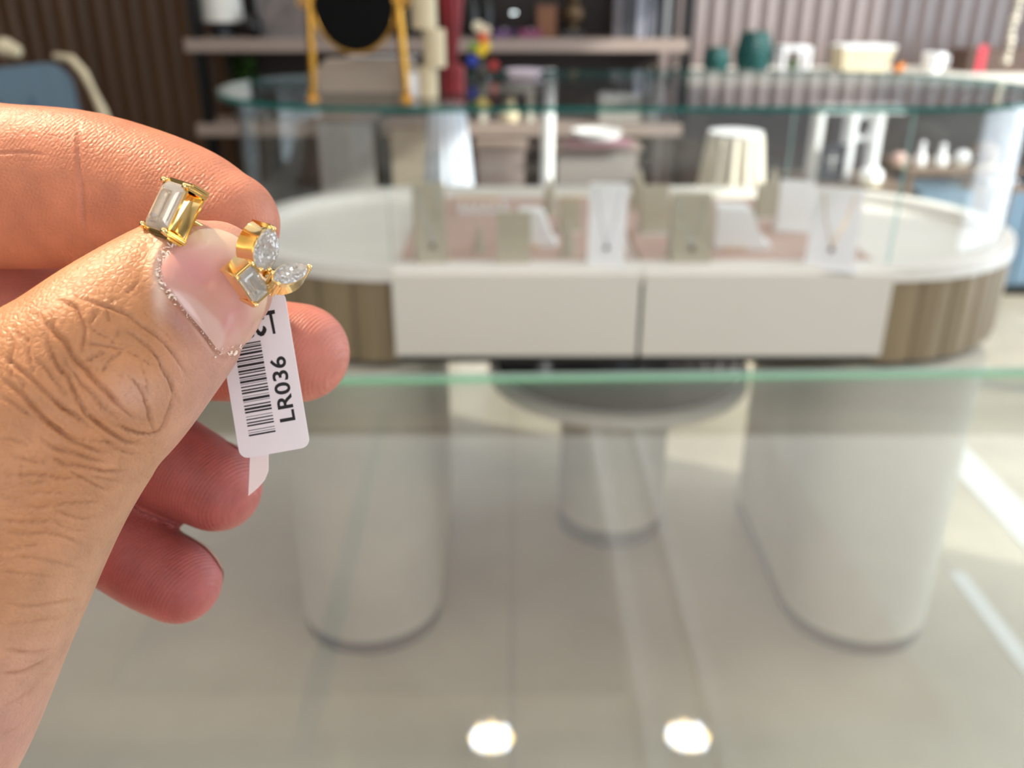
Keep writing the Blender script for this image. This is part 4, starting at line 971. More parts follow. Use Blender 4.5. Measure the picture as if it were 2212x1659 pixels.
mixc((0.78,0.62,0.55), 0.7*tm*np.clip(sample(np.clip(0, 0, 0)+np.exp(-((xx-345)/16)**2-((yy-600)/75)**2), PX, PY), 0, 1))
mixc((0.32,0.12,0.055), 0.62*tm*np.clip(sample(cre, PX, PY)*3.6, 0, 1)*(1-np.exp(-((sample(np.hypot(xx-400, yy-640), PX, PY)/60)**2))))                  # shade in the creases painted darker
mixc((0.46,0.19,0.14), 0.5*(fid==1)*np.clip(sample(idx, PX, PY)*3.5, 0, 1))  # index joint line shaded in the colour too
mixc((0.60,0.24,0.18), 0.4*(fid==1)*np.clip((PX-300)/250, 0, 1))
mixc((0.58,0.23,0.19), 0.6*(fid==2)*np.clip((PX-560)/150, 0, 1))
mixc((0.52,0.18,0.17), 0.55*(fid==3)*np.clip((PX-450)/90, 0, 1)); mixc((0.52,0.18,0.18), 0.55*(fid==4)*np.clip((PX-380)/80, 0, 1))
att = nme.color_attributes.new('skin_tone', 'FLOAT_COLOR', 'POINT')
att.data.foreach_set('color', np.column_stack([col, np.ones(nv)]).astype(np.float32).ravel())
# ridge coordinate
side = np.zeros(nv)
for f_i, secs in enumerate((THUMB, INDEX, MIDDLE, RING, LITTLE)):
    m = fid == f_i; C = np.array([mm_U(a, b, d) for a, b, d, _, _ in secs[-5:]]); ax = C[-1]-C[0]; ax /= np.linalg.norm(ax)
    v = -C[-1]/np.linalg.norm(C[-1]); s = np.cross(ax, v); s /= np.linalg.norm(s); side[m] = (cc[m]-C[-1]) @ s; along[m] = (C[-1]-cc[m]) @ ax
fuv = np.column_stack([along, side, fid*7.0]).astype(np.float32)
at2 = nme.attributes.new('ridge', 'FLOAT_VECTOR', 'POINT'); at2.data.foreach_set('vector', fuv.ravel())
padw = np.where(fid == 0, 0.0, np.where(fid == 1, 0.28, 0.9))
at3 = nme.attributes.new('ridge_amount', 'FLOAT', 'POINT'); at3.data.foreach_set('value', padw.astype(np.float32))

ms = bpy.data.materials.new('skin'); ms.use_nodes = True; nt = ms.node_tree; p = nt.nodes['Principled BSDF']; N = nt.nodes.new; L_ = nt.links.new
va = N('ShaderNodeAttribute'); va.attribute_name = 'skin_tone'
tc = N('ShaderNodeTexCoord')
n1 = N('ShaderNodeTexNoise'); n1.inputs['Scale'].default_value = 260; n1.inputs['Detail'].default_value = 5; L_(tc.outputs['Object'], n1.inputs['Vector'])
mrg = N('ShaderNodeMapRange'); mrg.inputs['From Min'].default_value = 0.3; mrg.inputs['From Max'].default_value = 0.7; mrg.inputs['To Min'].default_value = 0.88; mrg.inputs['To Max'].default_value = 1.10
L_(n1.outputs['Fac'], mrg.inputs['Value'])
vm = N('ShaderNodeVectorMath'); vm.operation = 'SCALE'; L_(va.outputs['Color'], vm.inputs[0]); L_(mrg.outputs[0], vm.inputs['Scale'])
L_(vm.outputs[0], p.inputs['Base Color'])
p.inputs['Roughness'].default_value = 0.45; p.inputs['Specular IOR Level'].default_value = 0.30
p.inputs['Subsurface Weight'].default_value = 0.15; p.inputs['Subsurface Radius'].default_value = (1.0, 0.28, 0.14); p.inputs['Subsurface Scale'].default_value = 0.0022
ra = N('ShaderNodeAttribute'); ra.attribute_name = 'ridge'; rb = N('ShaderNodeAttribute'); rb.attribute_name = 'ridge_amount'
wv = N('ShaderNodeTexWave'); wv.wave_type = 'BANDS'; wv.bands_direction = 'X'; wv.inputs['Scale'].default_value = 0.62; wv.inputs['Distortion'].default_value = 2.2
wv.inputs['Detail'].default_value = 1.0; wv.inputs['Detail Scale'].default_value = 0.35
mp = N('ShaderNodeMapping'); mp.inputs['Rotation'].default_value = (0, 0, 0.28); L_(ra.outputs['Vector'], mp.inputs['Vector']); L_(mp.outputs[0], wv.inputs['Vector'])
mu = N('ShaderNodeMath'); mu.operation = 'MULTIPLY'; L_(wv.outputs['Fac'], mu.inputs[0]); L_(rb.outputs['Fac'], mu.inputs[1])
vo = N('ShaderNodeTexVoronoi'); vo.feature = 'DISTANCE_TO_EDGE'; vo.inputs['Scale'].default_value = 1500; L_(tc.outputs['Object'], vo.inputs['Vector'])
vr = N('ShaderNodeMapRange'); vr.inputs['From Max'].default_value = 0.25; L_(vo.outputs['Distance'], vr.inputs['Value'])
n2 = N('ShaderNodeTexNoise'); n2.inputs['Scale'].default_value = 900; n2.inputs['Detail'].default_value = 4; L_(tc.outputs['Object'], n2.inputs['Vector'])
ad = N('ShaderNodeMath'); ad.operation = 'ADD'; L_(vr.outputs[0], ad.inputs[0]); L_(n2.outputs['Fac'], ad.inputs[1])
b1 = N('ShaderNodeBump'); b1.inputs['Strength'].default_value = 0.6; b1.inputs['Distance'].default_value = 0.00006; L_(ad.outputs[0], b1.inputs['Height'])
b2 = N('ShaderNodeBump'); b2.inputs['Strength'].default_value = 0.8; b2.inputs['Distance'].default_value = 0.00010; L_(mu.outputs[0], b2.inputs['Height']); L_(b1.outputs['Normal'], b2.inputs['Normal'])
L_(b2.outputs['Normal'], p.inputs['Normal'])
nme.materials.clear(); nme.materials.append(ms)
nme.polygons.foreach_set('use_smooth', [True]*len(nme.polygons)); nme.update()
tag(hand, "person's left hand pinching diamond jewellery between thumb and index finger, thumbnail facing the viewer", 'person')

# ------------------------------------------------------------------ nails
fc = np.empty(len(nme.loops), np.int32); nme.loops.foreach_get('vertex_index', fc); fc = fc.reshape(-1, 4)
sel = (facing > -0.2) & (PX > 250) & (PX < 660) & (PY > 430) & (PY < 830) & (fid == 0)
idmap = -np.ones(nv, np.int64); ids = np.nonzero(sel)[0]; idmap[ids] = np.arange(len(ids))
ff = idmap[fc]; ff = ff[(ff >= 0).all(1)]
bvh = BVHTree.FromPolygons([tuple(v) for v in co[ids]], [tuple(int(a) for a in f) for f in ff])      # undisplaced thumb tip
def surf(px, py):
    r = ray(px, py).normalized(); h = bvh.ray_cast(cam.location, r)
    return (h[3] if h[0] else None)
M_NAIL = bpy.data.materials.new('nail'); M_NAIL.use_nodes = True; nt = M_NAIL.node_tree; p = nt.nodes['Principled BSDF']
p.inputs['Roughness'].default_value = 0.24; p.inputs['Specular IOR Level'].default_value = 0.5; p.inputs['Coat Weight'].default_value = 0.25; p.inputs['Coat Roughness'].default_value = 0.15
p.inputs['Subsurface Weight'].default_value = 0.15; p.inputs['Subsurface Radius'].default_value = (1, .35, .25); p.inputs['Subsurface Scale'].default_value = 0.0015
na = nt.nodes.new('ShaderNodeAttribute'); na.attribute_name = 'nail_tone'; nt.links.new(na.outputs['Color'], p.inputs['Base Color'])
tcn = nt.nodes.new('ShaderNodeTexCoord'); nn = nt.nodes.new('ShaderNodeTexNoise'); nn.inputs['Scale'].default_value = 500; nt.links.new(tcn.outputs['Object'], nn.inputs['Vector'])
nb = nt.nodes.new('ShaderNodeBump'); nb.inputs['Strength'].default_value = 0.15; nb.inputs['Distance'].default_value = 0.00005; nt.links.new(nn.outputs['Fac'], nb.inputs['Height']); nt.links.new(nb.outputs['Normal'], p.inputs['Normal'])
poly = np.array(NAILP, float); ctr = np.array([470.0, 628.0])
# resample outline smoothly
q = []
for i in range(len(poly)):
    p0, p1, p2, p3 = poly[i-1], poly[i], poly[(i+1)%len(poly)], poly[(i+2)%len(poly)]
    for k in range(5):
        t = k/5; q.append(0.5*((2*p1)+(-p0+p2)*t+(2*p0-5*p1+4*p2-p3)*t*t+(-p0+3*p1-3*p2+p3)*t**3))
outl = np.array(q); no_o = len(outl); NRr = 26
pts2 = [ctr]; 
for r in range(1, NRr+1):
    for o_ in outl: pts2.append(ctr+(o_-ctr)*(r/NRr))
pts2 = np.array(pts2); dep = []
for a, b in pts2:
    h = surf(a, b); dep.append(np.nan if h is None else h)
dep = np.array(dep)
# fit a smooth quadratic sheet to the surface distance, so that the plate is a clean curved shell
gx = (pts2[:,0]-ctr[0])/100; gy = (pts2[:,1]-ctr[1])/100
Am = np.column_stack([np.ones_like(gx), gx, gy, gx*gx, gx*gy, gy*gy, gx**3, gx*gx*gy, gx*gy*gy, gy**3, gx**4, gx*gx*gy*gy, gy**4])
ok_ = ~np.isnan(dep); cf = np.linalg.lstsq(Am[ok_], dep[ok_], rcond=None)[0]; fit = Am @ cf
use = np.where(ok_, 0.6*fit+0.4*np.where(ok_, dep, 0), fit)
rr_ = np.concatenate([[0], np.repeat(np.arange(1, NRr+1)/NRr, no_o)])
distal = np.clip(((pts2[:,0]-470)*0.80-(pts2[:,1]-628)*0.35)/90, -1, 1)
lift = 0.00042*(1-0.9*rr_**8*(distal < 0.15)) + 0.00010*np.clip(distal, 0, 1)
bm = B(); top, bot = [], []
for i, (a, b) in enumerate(pts2):
    r = ray(a, b).normalized(); top.append(bm.verts.new(cam.location + r*(use[i]-lift[i]))); bot.append(bm.verts.new(cam.location + r*(use[i]+0.0005)))
idx_ = lambda r, k: 0 if r == 0 else 1+(r-1)*no_o+(k % no_o)
for k in range(no_o):
    bm.faces.new((top[0], top[idx_(1,k)], top[idx_(1,k+1)]))
    for r in range(1, NRr): bm.faces.new((top[idx_(r,k)], top[idx_(r+1,k)], top[idx_(r+1,k+1)], top[idx_(r,k+1)]))
    bm.faces.new((top[idx_(NRr,k)], bot[idx_(NRr,k)], bot[idx_(NRr,k+1)], top[idx_(NRr,k+1)]))
for v in bot:
    if not v.link_faces: bm.verts.remove(v)
nail = obj('thumbnail', bm, M_NAIL, hand, smooth=True); nail['label'] = 'thumbnail, pink with a pale half moon and free edge'
# nail pigment: pink bed, pale moon, ivory free edge
me = nail.data; n_ = len(me.vertices); c_ = np.empty(n_*3, np.float32); me.vertices.foreach_get('co', c_); c_ = c_.reshape(-1,3)
q_ = (c_-CMn[:3,3]) @ Rw; nx = CX+F*q_[:,0]/(-q_[:,2]); ny = CY-F*q_[:,1]/(-q_[:,2])
nc = np.tile(np.array([0.55,0.28,0.24]), (n_,1))
def mixn(c, wgt):
    global nc
    wgt = np.clip(wgt, 0, 1)[:,None]; nc = nc*(1-wgt)+np.array(c)*wgt
gb = lambda x, y, sx, sy, rot: np.exp(-(((nx-x)*math.cos(rot)+(ny-y)*math.sin(rot))/sx)**2-((-(nx-x)*math.sin(rot)+(ny-y)*math.cos(rot))/sy)**2)
mixn((0.50,0.19,0.19), 0.8*gb(425,585,60,34,0.5)+0.6*gb(500,690,40,26,-0.9))
u_ = ((nx-470)*0.82-(ny-628)*0.30)          # towards the free edge
mixn((0.70,0.52,0.37), np.clip((u_-38)/55, 0, 0.9)); mixn((0.70,0.51,0.36), 0.85*gb(450,505,75,26,0.25))
mixn((0.74,0.52,0.38), 0.3*gb(535,735,40,20,-0.8))
ms_ = (nx-372)*.79-(ny-630)*.61; mu_ = ((nx-372)*.61+(ny-630)*.79)/150
moon = 1/(1+np.exp((ms_-46*np.sqrt(np.clip(4*mu_*(1.08-mu_), 0, 1))*(0.55+0.45*np.clip(mu_, 0, 1)))/2.5))
mixn((0.62,0.41,0.37), 0.75*moon*(mu_ > -0.02))
ca = me.color_attributes.new('nail_tone', 'FLOAT_COLOR', 'POINT'); ca.data.foreach_set('color', np.column_stack([nc, np.ones(n_)]).astype(np.float32).ravel())
# dry white skin flakes along the cuticle
fl = B(); rng = np.random.RandomState(5)
def flake(px, py, s, out=0.0005):
    h = surf(px, py)
    if h is None: return
    r = ray(px, py).normalized(); c = cam.location+r*(h-out)
    M = Matrix.Translation(c) @ Matrix.Rotation(rng.uniform(0, PI), 4, Vector(rng.normal(size=3)).normalized()) @ Matrix.Diagonal((s*rng.uniform(.6,1.6), s*rng.uniform(.4,.9), s*0.35, 1))
    bmesh.ops.create_icosphere(fl, subdivisions=1, radius=1, matrix=M)
path = np.array([(392,506),(368,530),(350,558),(344,590),(352,616),(382,652),(414,690),(444,726),(470,762),(500,762),(528,745)])
for k in range(260):
    i = rng.randint(0, len(path)-1); t = rng.rand(); pt = path[i]*(1-t)+path[i+1]*t; dense = 1 if (i < 5 or i > 7) else 0.35
    if rng.rand() > dense: continue
    sp = 6.0 if i < 5 or i > 7 else 2.0
    flake(pt[0]-(3 if i < 5 else 0)+rng.normal()*sp, pt[1]+rng.normal()*sp, abs(rng.normal())*0.00011*(1.0 if i < 5 or i > 7 else .5)+0.00004, 0.0001+0.0002*(i > 7))
fo = obj('cuticle_flakes', fl, mat('dry_skin', srgb(240,222,210), 0.45), hand); fo['kind'] = 'stuff'; fo['label'] = 'dry white cuticle skin'
def finger_nail(secs, name, phi0, wid, ln, back, nm):
    C = np.array([mm_U(a, b, d) for a, b, d, _, _ in secs]); e = C[-1]; t = C[-1]-C[-2]; t /= np.linalg.norm(t)
    v = -e/np.linalg.norm(e); s = np.cross(t, v); s /= np.linalg.norm(s); b = np.cross(s, t)
    w0 = secs[-1][3]*secs[-1][2]/F; h0 = secs[-1][4]; capL = CAPS[name]*secs[-1][2]/F
    bm = B(); g = []; nu, nvv = 18, 16
    for i in range(nu):
        u = -back + ln*i/(nu-1); row = []
        if u < 0: k = 1.0; uu = u
        else: k = max(0.25, math.sqrt(max(0, 1-(u/(capL*1.05))**2))); uu = u
        k = max(k, 0.52)
        for j in range(nvv):
            a = phi0 + wid*(j/(nvv-1)-0.5)*(1-0.25*max(0, (i/(nu-1)-0.75)*4)**2)
            row.append(bm.verts.new(Vector(to_world([e + t*uu + (s*math.cos(a)*w0+b*math.sin(a)*h0)*(k*1.0)+ (s*math.cos(a)+b*math.sin(a))*0.22])[0])))
        g.append(row)
    for i in range(nu-1):
        for j in range(nvv-1): bm.faces.new((g[i][j], g[i+1][j], g[i+1][j+1], g[i][j+1]))
    ex = bmesh.ops.solidify(bm, geom=bm.faces[:], thickness=0.0004)
    o = obj('fingernail', bm, mat('pale_nail', srgb(226,190,176), 0.25), hand, smooth=True); o['label'] = nm
finger_nail(LITTLE, 'little', math.radians(-150), math.radians(90), 10.0, 5.0, 'pale nail of the little finger')
finger_nail(RING, 'ring', math.radians(-150), math.radians(90), 11.0, 7.5, 'pale nail of the ring finger')

# ================================================================== the jewels
def diamond_mat(name, crush):
    m = bpy.data.materials.new(name); m.use_nodes = True; nt = m.node_tree; nt.nodes.clear(); N = nt.nodes.new; K = nt.links.new
    o_ = N('ShaderNodeOutputMaterial'); g_ = N('ShaderNodeBsdfGlass'); g_.inputs['IOR'].default_value = 2.42; g_.inputs['Roughness'].default_value = 0.0
    g_.inputs['Color'].default_value = (1, 1, 1, 1)
    tl = N('ShaderNodeBsdfTranslucent'); tl.inputs[0].default_value = (0.97, 0.95, 0.96, 1); df = N('ShaderNodeBsdfDiffuse'); df.inputs[0].default_value = (0.97, 0.95, 0.96, 1)
    m1 = N('ShaderNodeMixShader'); m1.inputs[0].default_value = 0.4; K(df.outputs[0], m1.inputs[1]); K(tl.outputs[0], m1.inputs[2])  # white scatter mixed in to stand for the stones' sparkle
    m2 = N('ShaderNodeMixShader'); K(g_.outputs[0], m2.inputs[1]); K(m1.outputs[0], m2.inputs[2]); K(m2.outputs[0], o_.inputs[0])
    tc = N('ShaderNodeTexCoord'); vo = N('ShaderNodeTexVoronoi'); vo.inputs['Scale'].default_value = 3400 if crush else 1500; K(tc.outputs['Object'], vo.inputs['Vector'])
    mr = N('ShaderNodeMapRange'); mr.inputs['To Min'].default_value = 0.10 if crush else 0.20; mr.inputs['To Max'].default_value = 0.42 if crush else 0.21
    K(vo.outputs['Color'], mr.inputs['Value']); K(mr.outputs[0], m2.inputs[0])
    if crush:            # small irregular facets
        ge = N('ShaderNodeNewGeometry'); sb = N('ShaderNodeVectorMath'); sb.operation = 'SUBTRACT'; sb.inputs[1].default_value = (0.5, 0.5, 0.5); K(vo.outputs['Color'], sb.inputs[0])
        sc_ = N('ShaderNodeVectorMath'); sc_.operation = 'SCALE'; sc_.inputs['Scale'].default_value = 0.75; K(sb.outputs[0], sc_.inputs[0])
        ad = N('ShaderNodeVectorMath'); ad.operation = 'ADD'; K(ge.outputs['Normal'], ad.inputs[0]); K(sc_.outputs[0], ad.inputs[1])
        nm = N('ShaderNodeVectorMath'); nm.operation = 'NORMALIZE'; K(ad.outputs[0], nm.inputs[0]); K(nm.outputs[0], g_.inputs['Normal'])
    return m
M_DIA = diamond_mat('diamond', False); M_DIAC = diamond_mat('brilliant_diamond', True)
M_GOLD = mat('polished_gold', (0.96, 0.70, 0.32), 0.12, 1.0, var=0.05, vscale=300)
def J(cx_, cy_, D, v):          # point at offset v = (x, y down, z towards the eye) in px units from a centre pixel
    return Vector(to_world([mm_U(cx_+v[0], cy_+v[1], D-v[2]*D/F)])[0])
class Fr:
    """local frame: L, W half axes and N unit towards the front, all in px units"""
    def __init__(s, cx_, cy_, D, L, W):
        s.c = (cx_, cy_, D); s.L = np.array(L, float); s.W = np.array(W, float)
        n = np.cross(s.L, s.W*np.array((1,1,1))); n = n/np.linalg.norm(n)
        if n[2] < 0: n = -n
        s.W = s.W - s.L*(s.W@s.L)/(s.L@s.L); s.N = np.cross(s.L, s.W); s.N /= np.linalg.norm(s.N)
        if s.N[2] < 0: s.N = -s.N
    def p(s, l, w, n): return J(*s.c, s.L*l+s.W*w+s.N*n)
def gem(bm, fr, rings):
    """rings: list of (outline points, height); last may be a single point list"""
    vs = [[bm.verts.new(fr.p(l, w, z)) for l, w in pts] for pts, z in rings]
    for a, b in zip(vs, vs[1:]):
        n = len(a)
        if len(b) == n:
            for i in range(n):
                bm.faces.new((a[i], a[(i+1)%n], b[(i+1)%n], b[i]))
        elif len(b) == 1:
            for i in range(n): bm.faces.new((a[i], a[(i+1)%n], b[0]))
    bm.faces.new(vs[0])
    if len(vs[-1]) > 2: bm.faces.new(vs[-1])
def tri_rings(bm, fr, a, za, b, zb):
    pass
def octo(l, w, c):               # cut-corner rectangle; l, w half sizes relative, c corner cut
    return [(-l+c, -w), (l-c, -w), (l, -w+c*1.15), (l, w-c*1.15), (l-c, w), (-l+c, w), (-l, w-c*1.15), (-l, -w+c*1.15)]
def emerald(name, fr, parent, h):
    bm = B()
    gem(bm, fr, [(octo(.62,.52,.13), h*.34), (octo(.74,.66,.15), h*.29), (octo(.87,.82,.18), h*.18), (octo(1,1,.22), 0.02*h), (octo(1,1,.22), -0.03*h),
                 (octo(.86,.80,.18), -h*.32), (octo(.70,.52,.13), -h*.60), (octo(.52,.10,.03), -h*.86)])
    return obj(name, bm, M_DIA, parent)
def marq(k, n=18, pear=0.0):
    pts = []
    for i in range(n):
        a = 2*PI*i/n; l = math.cos(a); w = math.copysign(abs(math.sin(a))**1.25, math.sin(a))
        pts.append((k*l, k*w*(1+pear*l)))
    return pts
def brilliant(name, fr, parent, h, pear=0.0):
    bm = B(); n = 16
    def ring(k, z, rot=0):
        out = []
        for i in range(n):
            a = 2*PI*(i+rot)/n; l = math.cos(a); w = math.copysign(abs(math.sin(a))**1.2, math.sin(a)); out.append(bm.verts.new(fr.p(k*l, k*w*(1+pear*l), z)))
        return out
    R = [ring(.52, h*.36), ring(.78, h*.24, .5), ring(1, 0.03*h), ring(1, -0.04*h), ring(.62, -h*.42, .5), ring(.28, -h*.66)]
    cul = bm.verts.new(fr.p(0, 0, -h*.85)); bm.faces.new(R[0])
    def zig(a, b, s):            # triangles between rings shifted by half a step
        for i in range(n):
            if s: bm.faces.new((a[i], a[(i+1)%n], b[i])); bm.faces.new((a[(i+1)%n], b[(i+1)%n], b[i]))
            else: bm.faces.new((a[i], b[(i+1)%n], b[i])); bm.faces.new((a[i], a[(i+1)%n], b[(i+1)%n]))
    zig(R[0], R[1], True); zig(R[1], R[2], False)
    for i in range(n): bm.faces.new((R[2][i], R[2][(i+1)%n], R[3][(i+1)%n], R[3][i]))
    zig(R[3], R[4], True); zig(R[4], R[5], False)
    for i in range(n): bm.faces.new((R[5][i], R[5][(i+1)%n], cul))
    return obj(name, bm, M_DIAC, parent)
def shell(bm, fr, pts_o, pts_i, levels):
    """wall between an outer and an inner outline; levels = [(scale, height)]"""
    n = len(pts_o); rings = []
    for k, z in levels: rings.append([bm.verts.new(fr.p(l*k, w*k, z)) for l, w in pts_o])
    for k, z in reversed(levels): rings.append([bm.verts.new(fr.p(l*k, w*k, z)) for l, w in pts_i])
    rings.append(rings[0])
    for a, b in zip(rings, rings[1:]):
        for i in range(n): bm.faces.new((a[i], a[(i+1)%n], b[(i+1)%n], b[i]))
PXM = lambda D: D/F/1000.0       # metres for one px unit
def prong(fr, l, w, depth, r, parent, top=4.0, lb=None, wb=None):
    k = PXM(fr.c[2]); bm = B()
    lb = l if lb is None else lb; wb = w if wb is None else wb
    tube(bm, [fr.p(lb, wb, -depth), fr.p((l+lb)/2, (w+wb)/2, -depth*.5), fr.p(l, w, -2), fr.p(l*.97, w*.97, top)], [r*k*.9, r*k*.95, r*k, r*k*.95], 12)
    ball(bm, fr.p(l*.955, w*.955, top), r*k*1.15, 14)
    return obj('prong', bm, M_GOLD, parent, smooth=True)

# ---- emerald-cut stud at the upper left
D1 = 96.8
f1 = Fr(357, 445, D1, (-23.5, 49.5, 6.5), (24, 7.5, 30))
t = thing('diamond_stud', 'gold four-prong stud with one rectangular step-cut diamond, left of the two jewels above the thumb', 'earring', J(357, 445, D1, (0,0,0)), 0)
def local(o):                    # keep world placement while hanging from the Empty
    return o
INV = {}
def adopt(root):
    for ch in list(root.children):
        ch.data.transform(Matrix.Translation(-root.location)); ch.data.update()
        for g in ch.children: g.data.transform(Matrix.Translation(-root.location)); g.data.update()
emerald('emerald_cut_diamond', f1, t, 40)
bm = B(); shell(bm, f1, octo(1.05,1.07,.20), octo(.94,.90,.18), [(1, -1), (1, -7)]); z_ = obj('bezel_rim', bm, M_GOLD, t, smooth=True); z_['label'] = 'thin pale gold rim under the stone'
bm = B(); shell(bm, f1, octo(.94,.92,.10), octo(.86,.80,.10), [(1, -7), (.90, -22), (.88, -40), (1.0, -58)]); obj('basket_wall', bm, M_GOLD, t, smooth=True)
bm = B(); pts = octo(1.0,1.0,.14); a_ = [bm.verts.new(f1.p(l, w, -57)) for l, w in pts]; b_ = [bm.verts.new(f1.p(l, w, -62)) for l, w in pts]
bm.faces.new(a_); bm.faces.new(b_)
for i in range(8): bm.faces.new((a_[i], a_[(i+1)%8], b_[(i+1)%8], b_[i]))
obj('back_plate', bm, M_GOLD, t)
def bar(bm, fr, l0, l1, w0, w1, n0, n1):
    v = [bm.verts.new(fr.p(l, w, n)) for l in (l0, l1) for w in (w0, w1) for n in (n0, n1)]
    for f in ((0,1,3,2),(4,5,7,6),(0,1,5,4),(2,3,7,6),(0,2,6,4),(1,3,7,5)): bm.faces.new([v[i] for i in f])
for sgn in (-1, 1):
    bm = B()
    for q, (a, b, ww) in enumerate(((.88, .97, 1.10), (1.0, 1.09, 1.16), (1.12, 1.21, 1.10))):
        bar(bm, f1, sgn*a, sgn*b, -ww, ww, -62, -3 if q < 2 else -14)
    bar(bm, f1, sgn*.9, sgn*1.18, -1.0, 1.02, -60, -10)
    z_ = obj('end_bar', bm, M_GOLD, t, bevel=0.00008); z_['label'] = 'ridged gold bar at the %s end' % ('upper' if sgn < 0 else 'lower')
for l, w in ((-1.02, -1.0), (-1.02, 1.0), (1.02, -1.0), (1.02, 1.0)): prong(f1, l, w, 58, 6.2, t, 5)
bm = B(); tube(bm, [f1.p(0, 0, -60), f1.p(0, 0, -125)], 0.00042, 12); obj('post', bm, M_GOLD, t, smooth=True)
adopt(t)

# ---- cluster of two pointed stones and one small rectangular stone
D2 = 94.0
t = thing('diamond_cluster', 'gold three-petal jewel with two pear diamonds and one step-cut diamond, beside the thumbnail', 'earring', J(580, 590, D2, (0,0,0)), 0)
f2 = Fr(576, 539, D2, (-9, 46, -3.3), (26, 4, -17))          # upper petal; L points down to the centre
f3 = Fr(628, 590, D2, (-38, 12, 16), (5, 21, 9))            # right petal; L points to the centre
f4 = Fr(548, 614, D2+.6, (19, 28, -18), (18, -13.5, -6))     # lower left stone
brilliant('pear_diamond', f2, t, 32, 0.10); brilliant('pear_diamond', f3, t, 25, 0.10); emerald('emerald_cut_diamond', f4, t, 26)
def petal(fr, depth, sc=1.0, pear=.1):
    n = 28
    def outl_(k):
        o = []
        for i in range(n):
            a = 2*PI*i/n; l = math.cos(a); w = math.copysign(abs(math.sin(a))**1.25, math.sin(a)); o.append((k*l, k*w*(1+pear*l)))
        return o
    bm = B(); shell(bm, fr, outl_(1.05), outl_(.93), [(1.0, -2), (1.0, -8), (.93, -depth*.45), (1.06, -depth)])
    bm.faces.new([bm.verts.new(fr.p(l*1.0, w*1.0, -depth*.93)) for l, w in outl_(1.0)])
    return obj('petal_basket', bm, M_GOLD, t, smooth=True)
petal(f2, 68); petal(f3, 50)
for fr, dp in ((f2, 68), (f3, 50)):      # flat keel standing at the outer tip
    bm = B(); bar(bm, fr, -1.16, -.98, -.16, .16, -dp*1.06, -4); obj('tip_bar', bm, M_GOLD, t, bevel=0.0001)
prong(f2, -1.05, .12, 60, 5.2, t, 5); prong(f2, 1.0, -.25, 50, 5.5, t, 4); prong(f2, .93, .45, 50, 5.0, t, 4)
prong(f3, -1.08, 0, 56, 5.2, t, 4); prong(f3, .98, -.5, 50, 4.6, t, 4); prong(f3, .95, .75, 50, 4.8, t, 4)
bm = B(); shell(bm, f4, octo(1.08,1.1,.16), octo(.93,.9,.16), [(1, -2), (1, -10), (.93, -30), (1.05, -60)]); bm.faces.new([bm.verts.new(f4.p(l, w, -56)) for l, w in octo(1.02,1.02,.16)]); obj('square_basket', bm, M_GOLD, t)
for sgn in (-1, 1):
    bm = B(); bar(bm, f4, sgn*1.02, sgn*1.20, -1.25, 1.15, -66, -5); z_ = obj('end_bar', bm, M_GOLD, t, bevel=0.0001)
for l, w in ((-1.08, -1.05), (-1.08, 1.05), (1.08, -1.05), (1.08, 1.05)): prong(f4, l, w, 56, 4.8, t, 4)
k = PXM(D2); bm = B(); c_ = J(583, 592, D2, (0, 0, -34)); ball(bm, c_, 17*k, 16, (1, 1, 0.6)); obj('centre_hub', bm, M_GOLD, t, smooth=True)
bm = B(); tube(bm, [J(583, 592, D2, (-8, -4, -40)), J(583, 592, D2, (-34, -16, -110))], 0.00042, 12); obj('post', bm, M_GOLD, t, smooth=True)
adopt(t)

# ---- price tag
D3 = 116.0
T0 = J(519.5, 992, D3, (0,0,0)); kx = PXM(D3)
eu = (J(519.5+100, 992-17.8, D3, (0,0,2)) - T0).normalized(); ev_ = (J(519.5-17.4, 992-98, D3, (0,0,-4)) - T0).normalized()
ev_ = (ev_-eu*ev_.dot(eu)).normalized(); en = eu.cross(ev_).normalized()
Wt, Lt, rc = 154*kx, 345*kx, 20*kx
t = thing('price_tag', 'small white barcode tag reading LR036, hanging below the three-petal jewel', 'tag', T0)
MT = Matrix(((eu.x, ev_.x, en.x, 0), (eu.y, ev_.y, en.y, 0), (eu.z, ev_.z, en.z, 0), (0, 0, 0, 1)))
def rrect(x0, x1, y0, y1, r):
    p = []
    for cx__, cy__, a0 in ((x1-r, y0+r, -PI/2), (x1-r, y1-r, 0), (x0+r, y1-r, PI/2), (x0+r, y0+r, PI)):
        p += [(cx__+r*math.cos(a0+q*PI/16), cy__+r*math.sin(a0+q*PI/16)) for q in range(9)]
    return p
M_CARD = mat('white_card', srgb(226,217,221), 0.45, var=0.02, vscale=400); M_INK = mat('black_ink', (0.006, 0.005, 0.006), 0.6)
bm = B(); prism(bm, rrect(0, Wt, 0, Lt, rc), -0.00013, 0.00013); bm.transform(MT); obj('card', bm, M_CARD, t)
def tpx(px, py): 
    # position on the card plane for a direction through the eye
    r = ray(px, py); q = T0+en*0.00013; s_ = (q-cam.location).dot(en)/r.dot(en); p_ = cam.location+r*s_-T0
    return p_.dot(eu), p_.dot(ev_)
def ink(bm, pts): 
    v = [bm.verts.new((x, y, 0.00015)) for x, y in pts]; v2 = [bm.verts.new((x, y, 0.000135)) for x, y in pts]
    n = len(v); bm.faces.new(v); bm.faces.new(v2)
    for i in range(n): bm.faces.new((v[i], v[(i+1)%n], v2[(i+1)%n], v2[i]))
b0 = tpx(538, 943); b1 = tpx(595.5, 932.5); blen = 200*kx
bm = B()
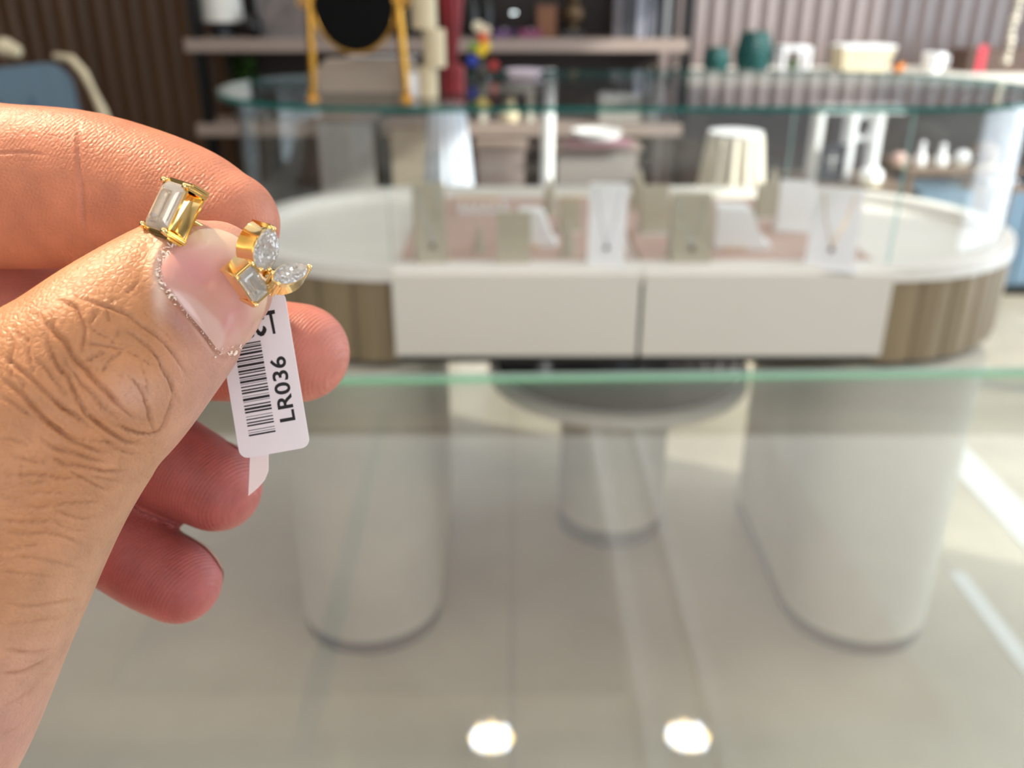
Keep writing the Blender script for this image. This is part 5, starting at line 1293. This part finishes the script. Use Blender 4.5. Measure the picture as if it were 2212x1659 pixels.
for a, w_ in ((0,13),(24,4),(43,5),(77,12),(100,10),(127,9),(152,4),(182,14),(205,18),(235,10),(268,4),(280,20),(312,4),(335,14),(358,12),(385,10),(410,4),(422,18),(448,5),(462,12),(490,10),(508,16),(534,4),(548,20),(578,4),(592,14),(615,10),(640,18),(668,10),(690,12),(708,5),(722,10)):
    y0 = b0[1]+a/730*blen; y1 = y0+w_/730*blen; ink(bm, [(b0[0], y0), (b1[0], y0), (b1[0], y1), (b0[0], y1)])
bm.transform(MT); obj('barcode', bm, M_INK, t)
# printed code
cu = bpy.data.curves.new('tmp_text', 'FONT'); cu.body = 'LR036'; cu.size = 1.0; cu.offset = 0.020; cu.space_character = 1.04
to_ = bpy.data.objects.new('tmp_text', cu); COL.objects.link(to_)
dg = bpy.context.evaluated_depsgraph_get(); dg.update(); tm_ = bpy.data.meshes.new_from_object(to_.evaluated_get(dg)); bpy.data.objects.remove(to_)
xs = [v.co.x for v in tm_.vertices]; ys = [v.co.y for v in tm_.vertices]; X0, X1, Y0, Y1 = min(xs), max(xs), min(ys), max(ys)
s0 = tpx(639, 907); s1 = tpx(615, 768); tl = (s1[1]-s0[1]); ch_ = 35*kx
for v in tm_.vertices:
    a = (v.co.x-X0)/(X1-X0)*tl; b = (v.co.y-Y0)/(Y1-Y0)*ch_
    v.co = MT @ Vector((s0[0]-b, s0[1]+a, 0.00015))
tm_.materials.clear(); tm_.materials.append(M_INK)
o = bpy.data.objects.new('printed_code', tm_); COL.objects.link(o); o.parent = t; tm_.name = 'printed_code'
bm = B(); zp = lambda L: [tpx(520+a/13.825, 620+b/13.825) for a, b in L]
ink(bm, zp([(715,730),(1010,678),(1028,795),(936,815),(1045,1390),(965,1405),(845,832),(735,850)]))
ink(bm, zp([(825,280),(855,440),(835,510),(800,515),(740,610)])); ink(bm, zp([(685,870),(705,930),(675,970),(600,985)]))
ink(bm, zp([(655,1165),(690,1160),(745,1200),(775,1270),(755,1350),(690,1450),(600,1475),(500,1420),(460,1340),(400,1380),(450,1250),(505,1200),(530,1270),(600,1340),(640,1300),(660,1220)]))
ink(bm, zp([(400,1400),(412,1440),(370,1500),(260,1540)]))
bm.transform(MT); o = obj('printed_letters', bm, M_INK, t)
bm = B(); tp = [tpx(a, b) for a, b in ((537,975),(576,968),(576,1018),(568,1038),(553,1055),(533,1072),(535,1030))]
prism(bm, tp, -0.0007, -0.0005); bm.transform(MT); z_ = obj('tag_tail', bm, mat('pinkish_card', srgb(228,210,208), 0.5), t); z_['label'] = 'narrow pinkish tail of the tag'
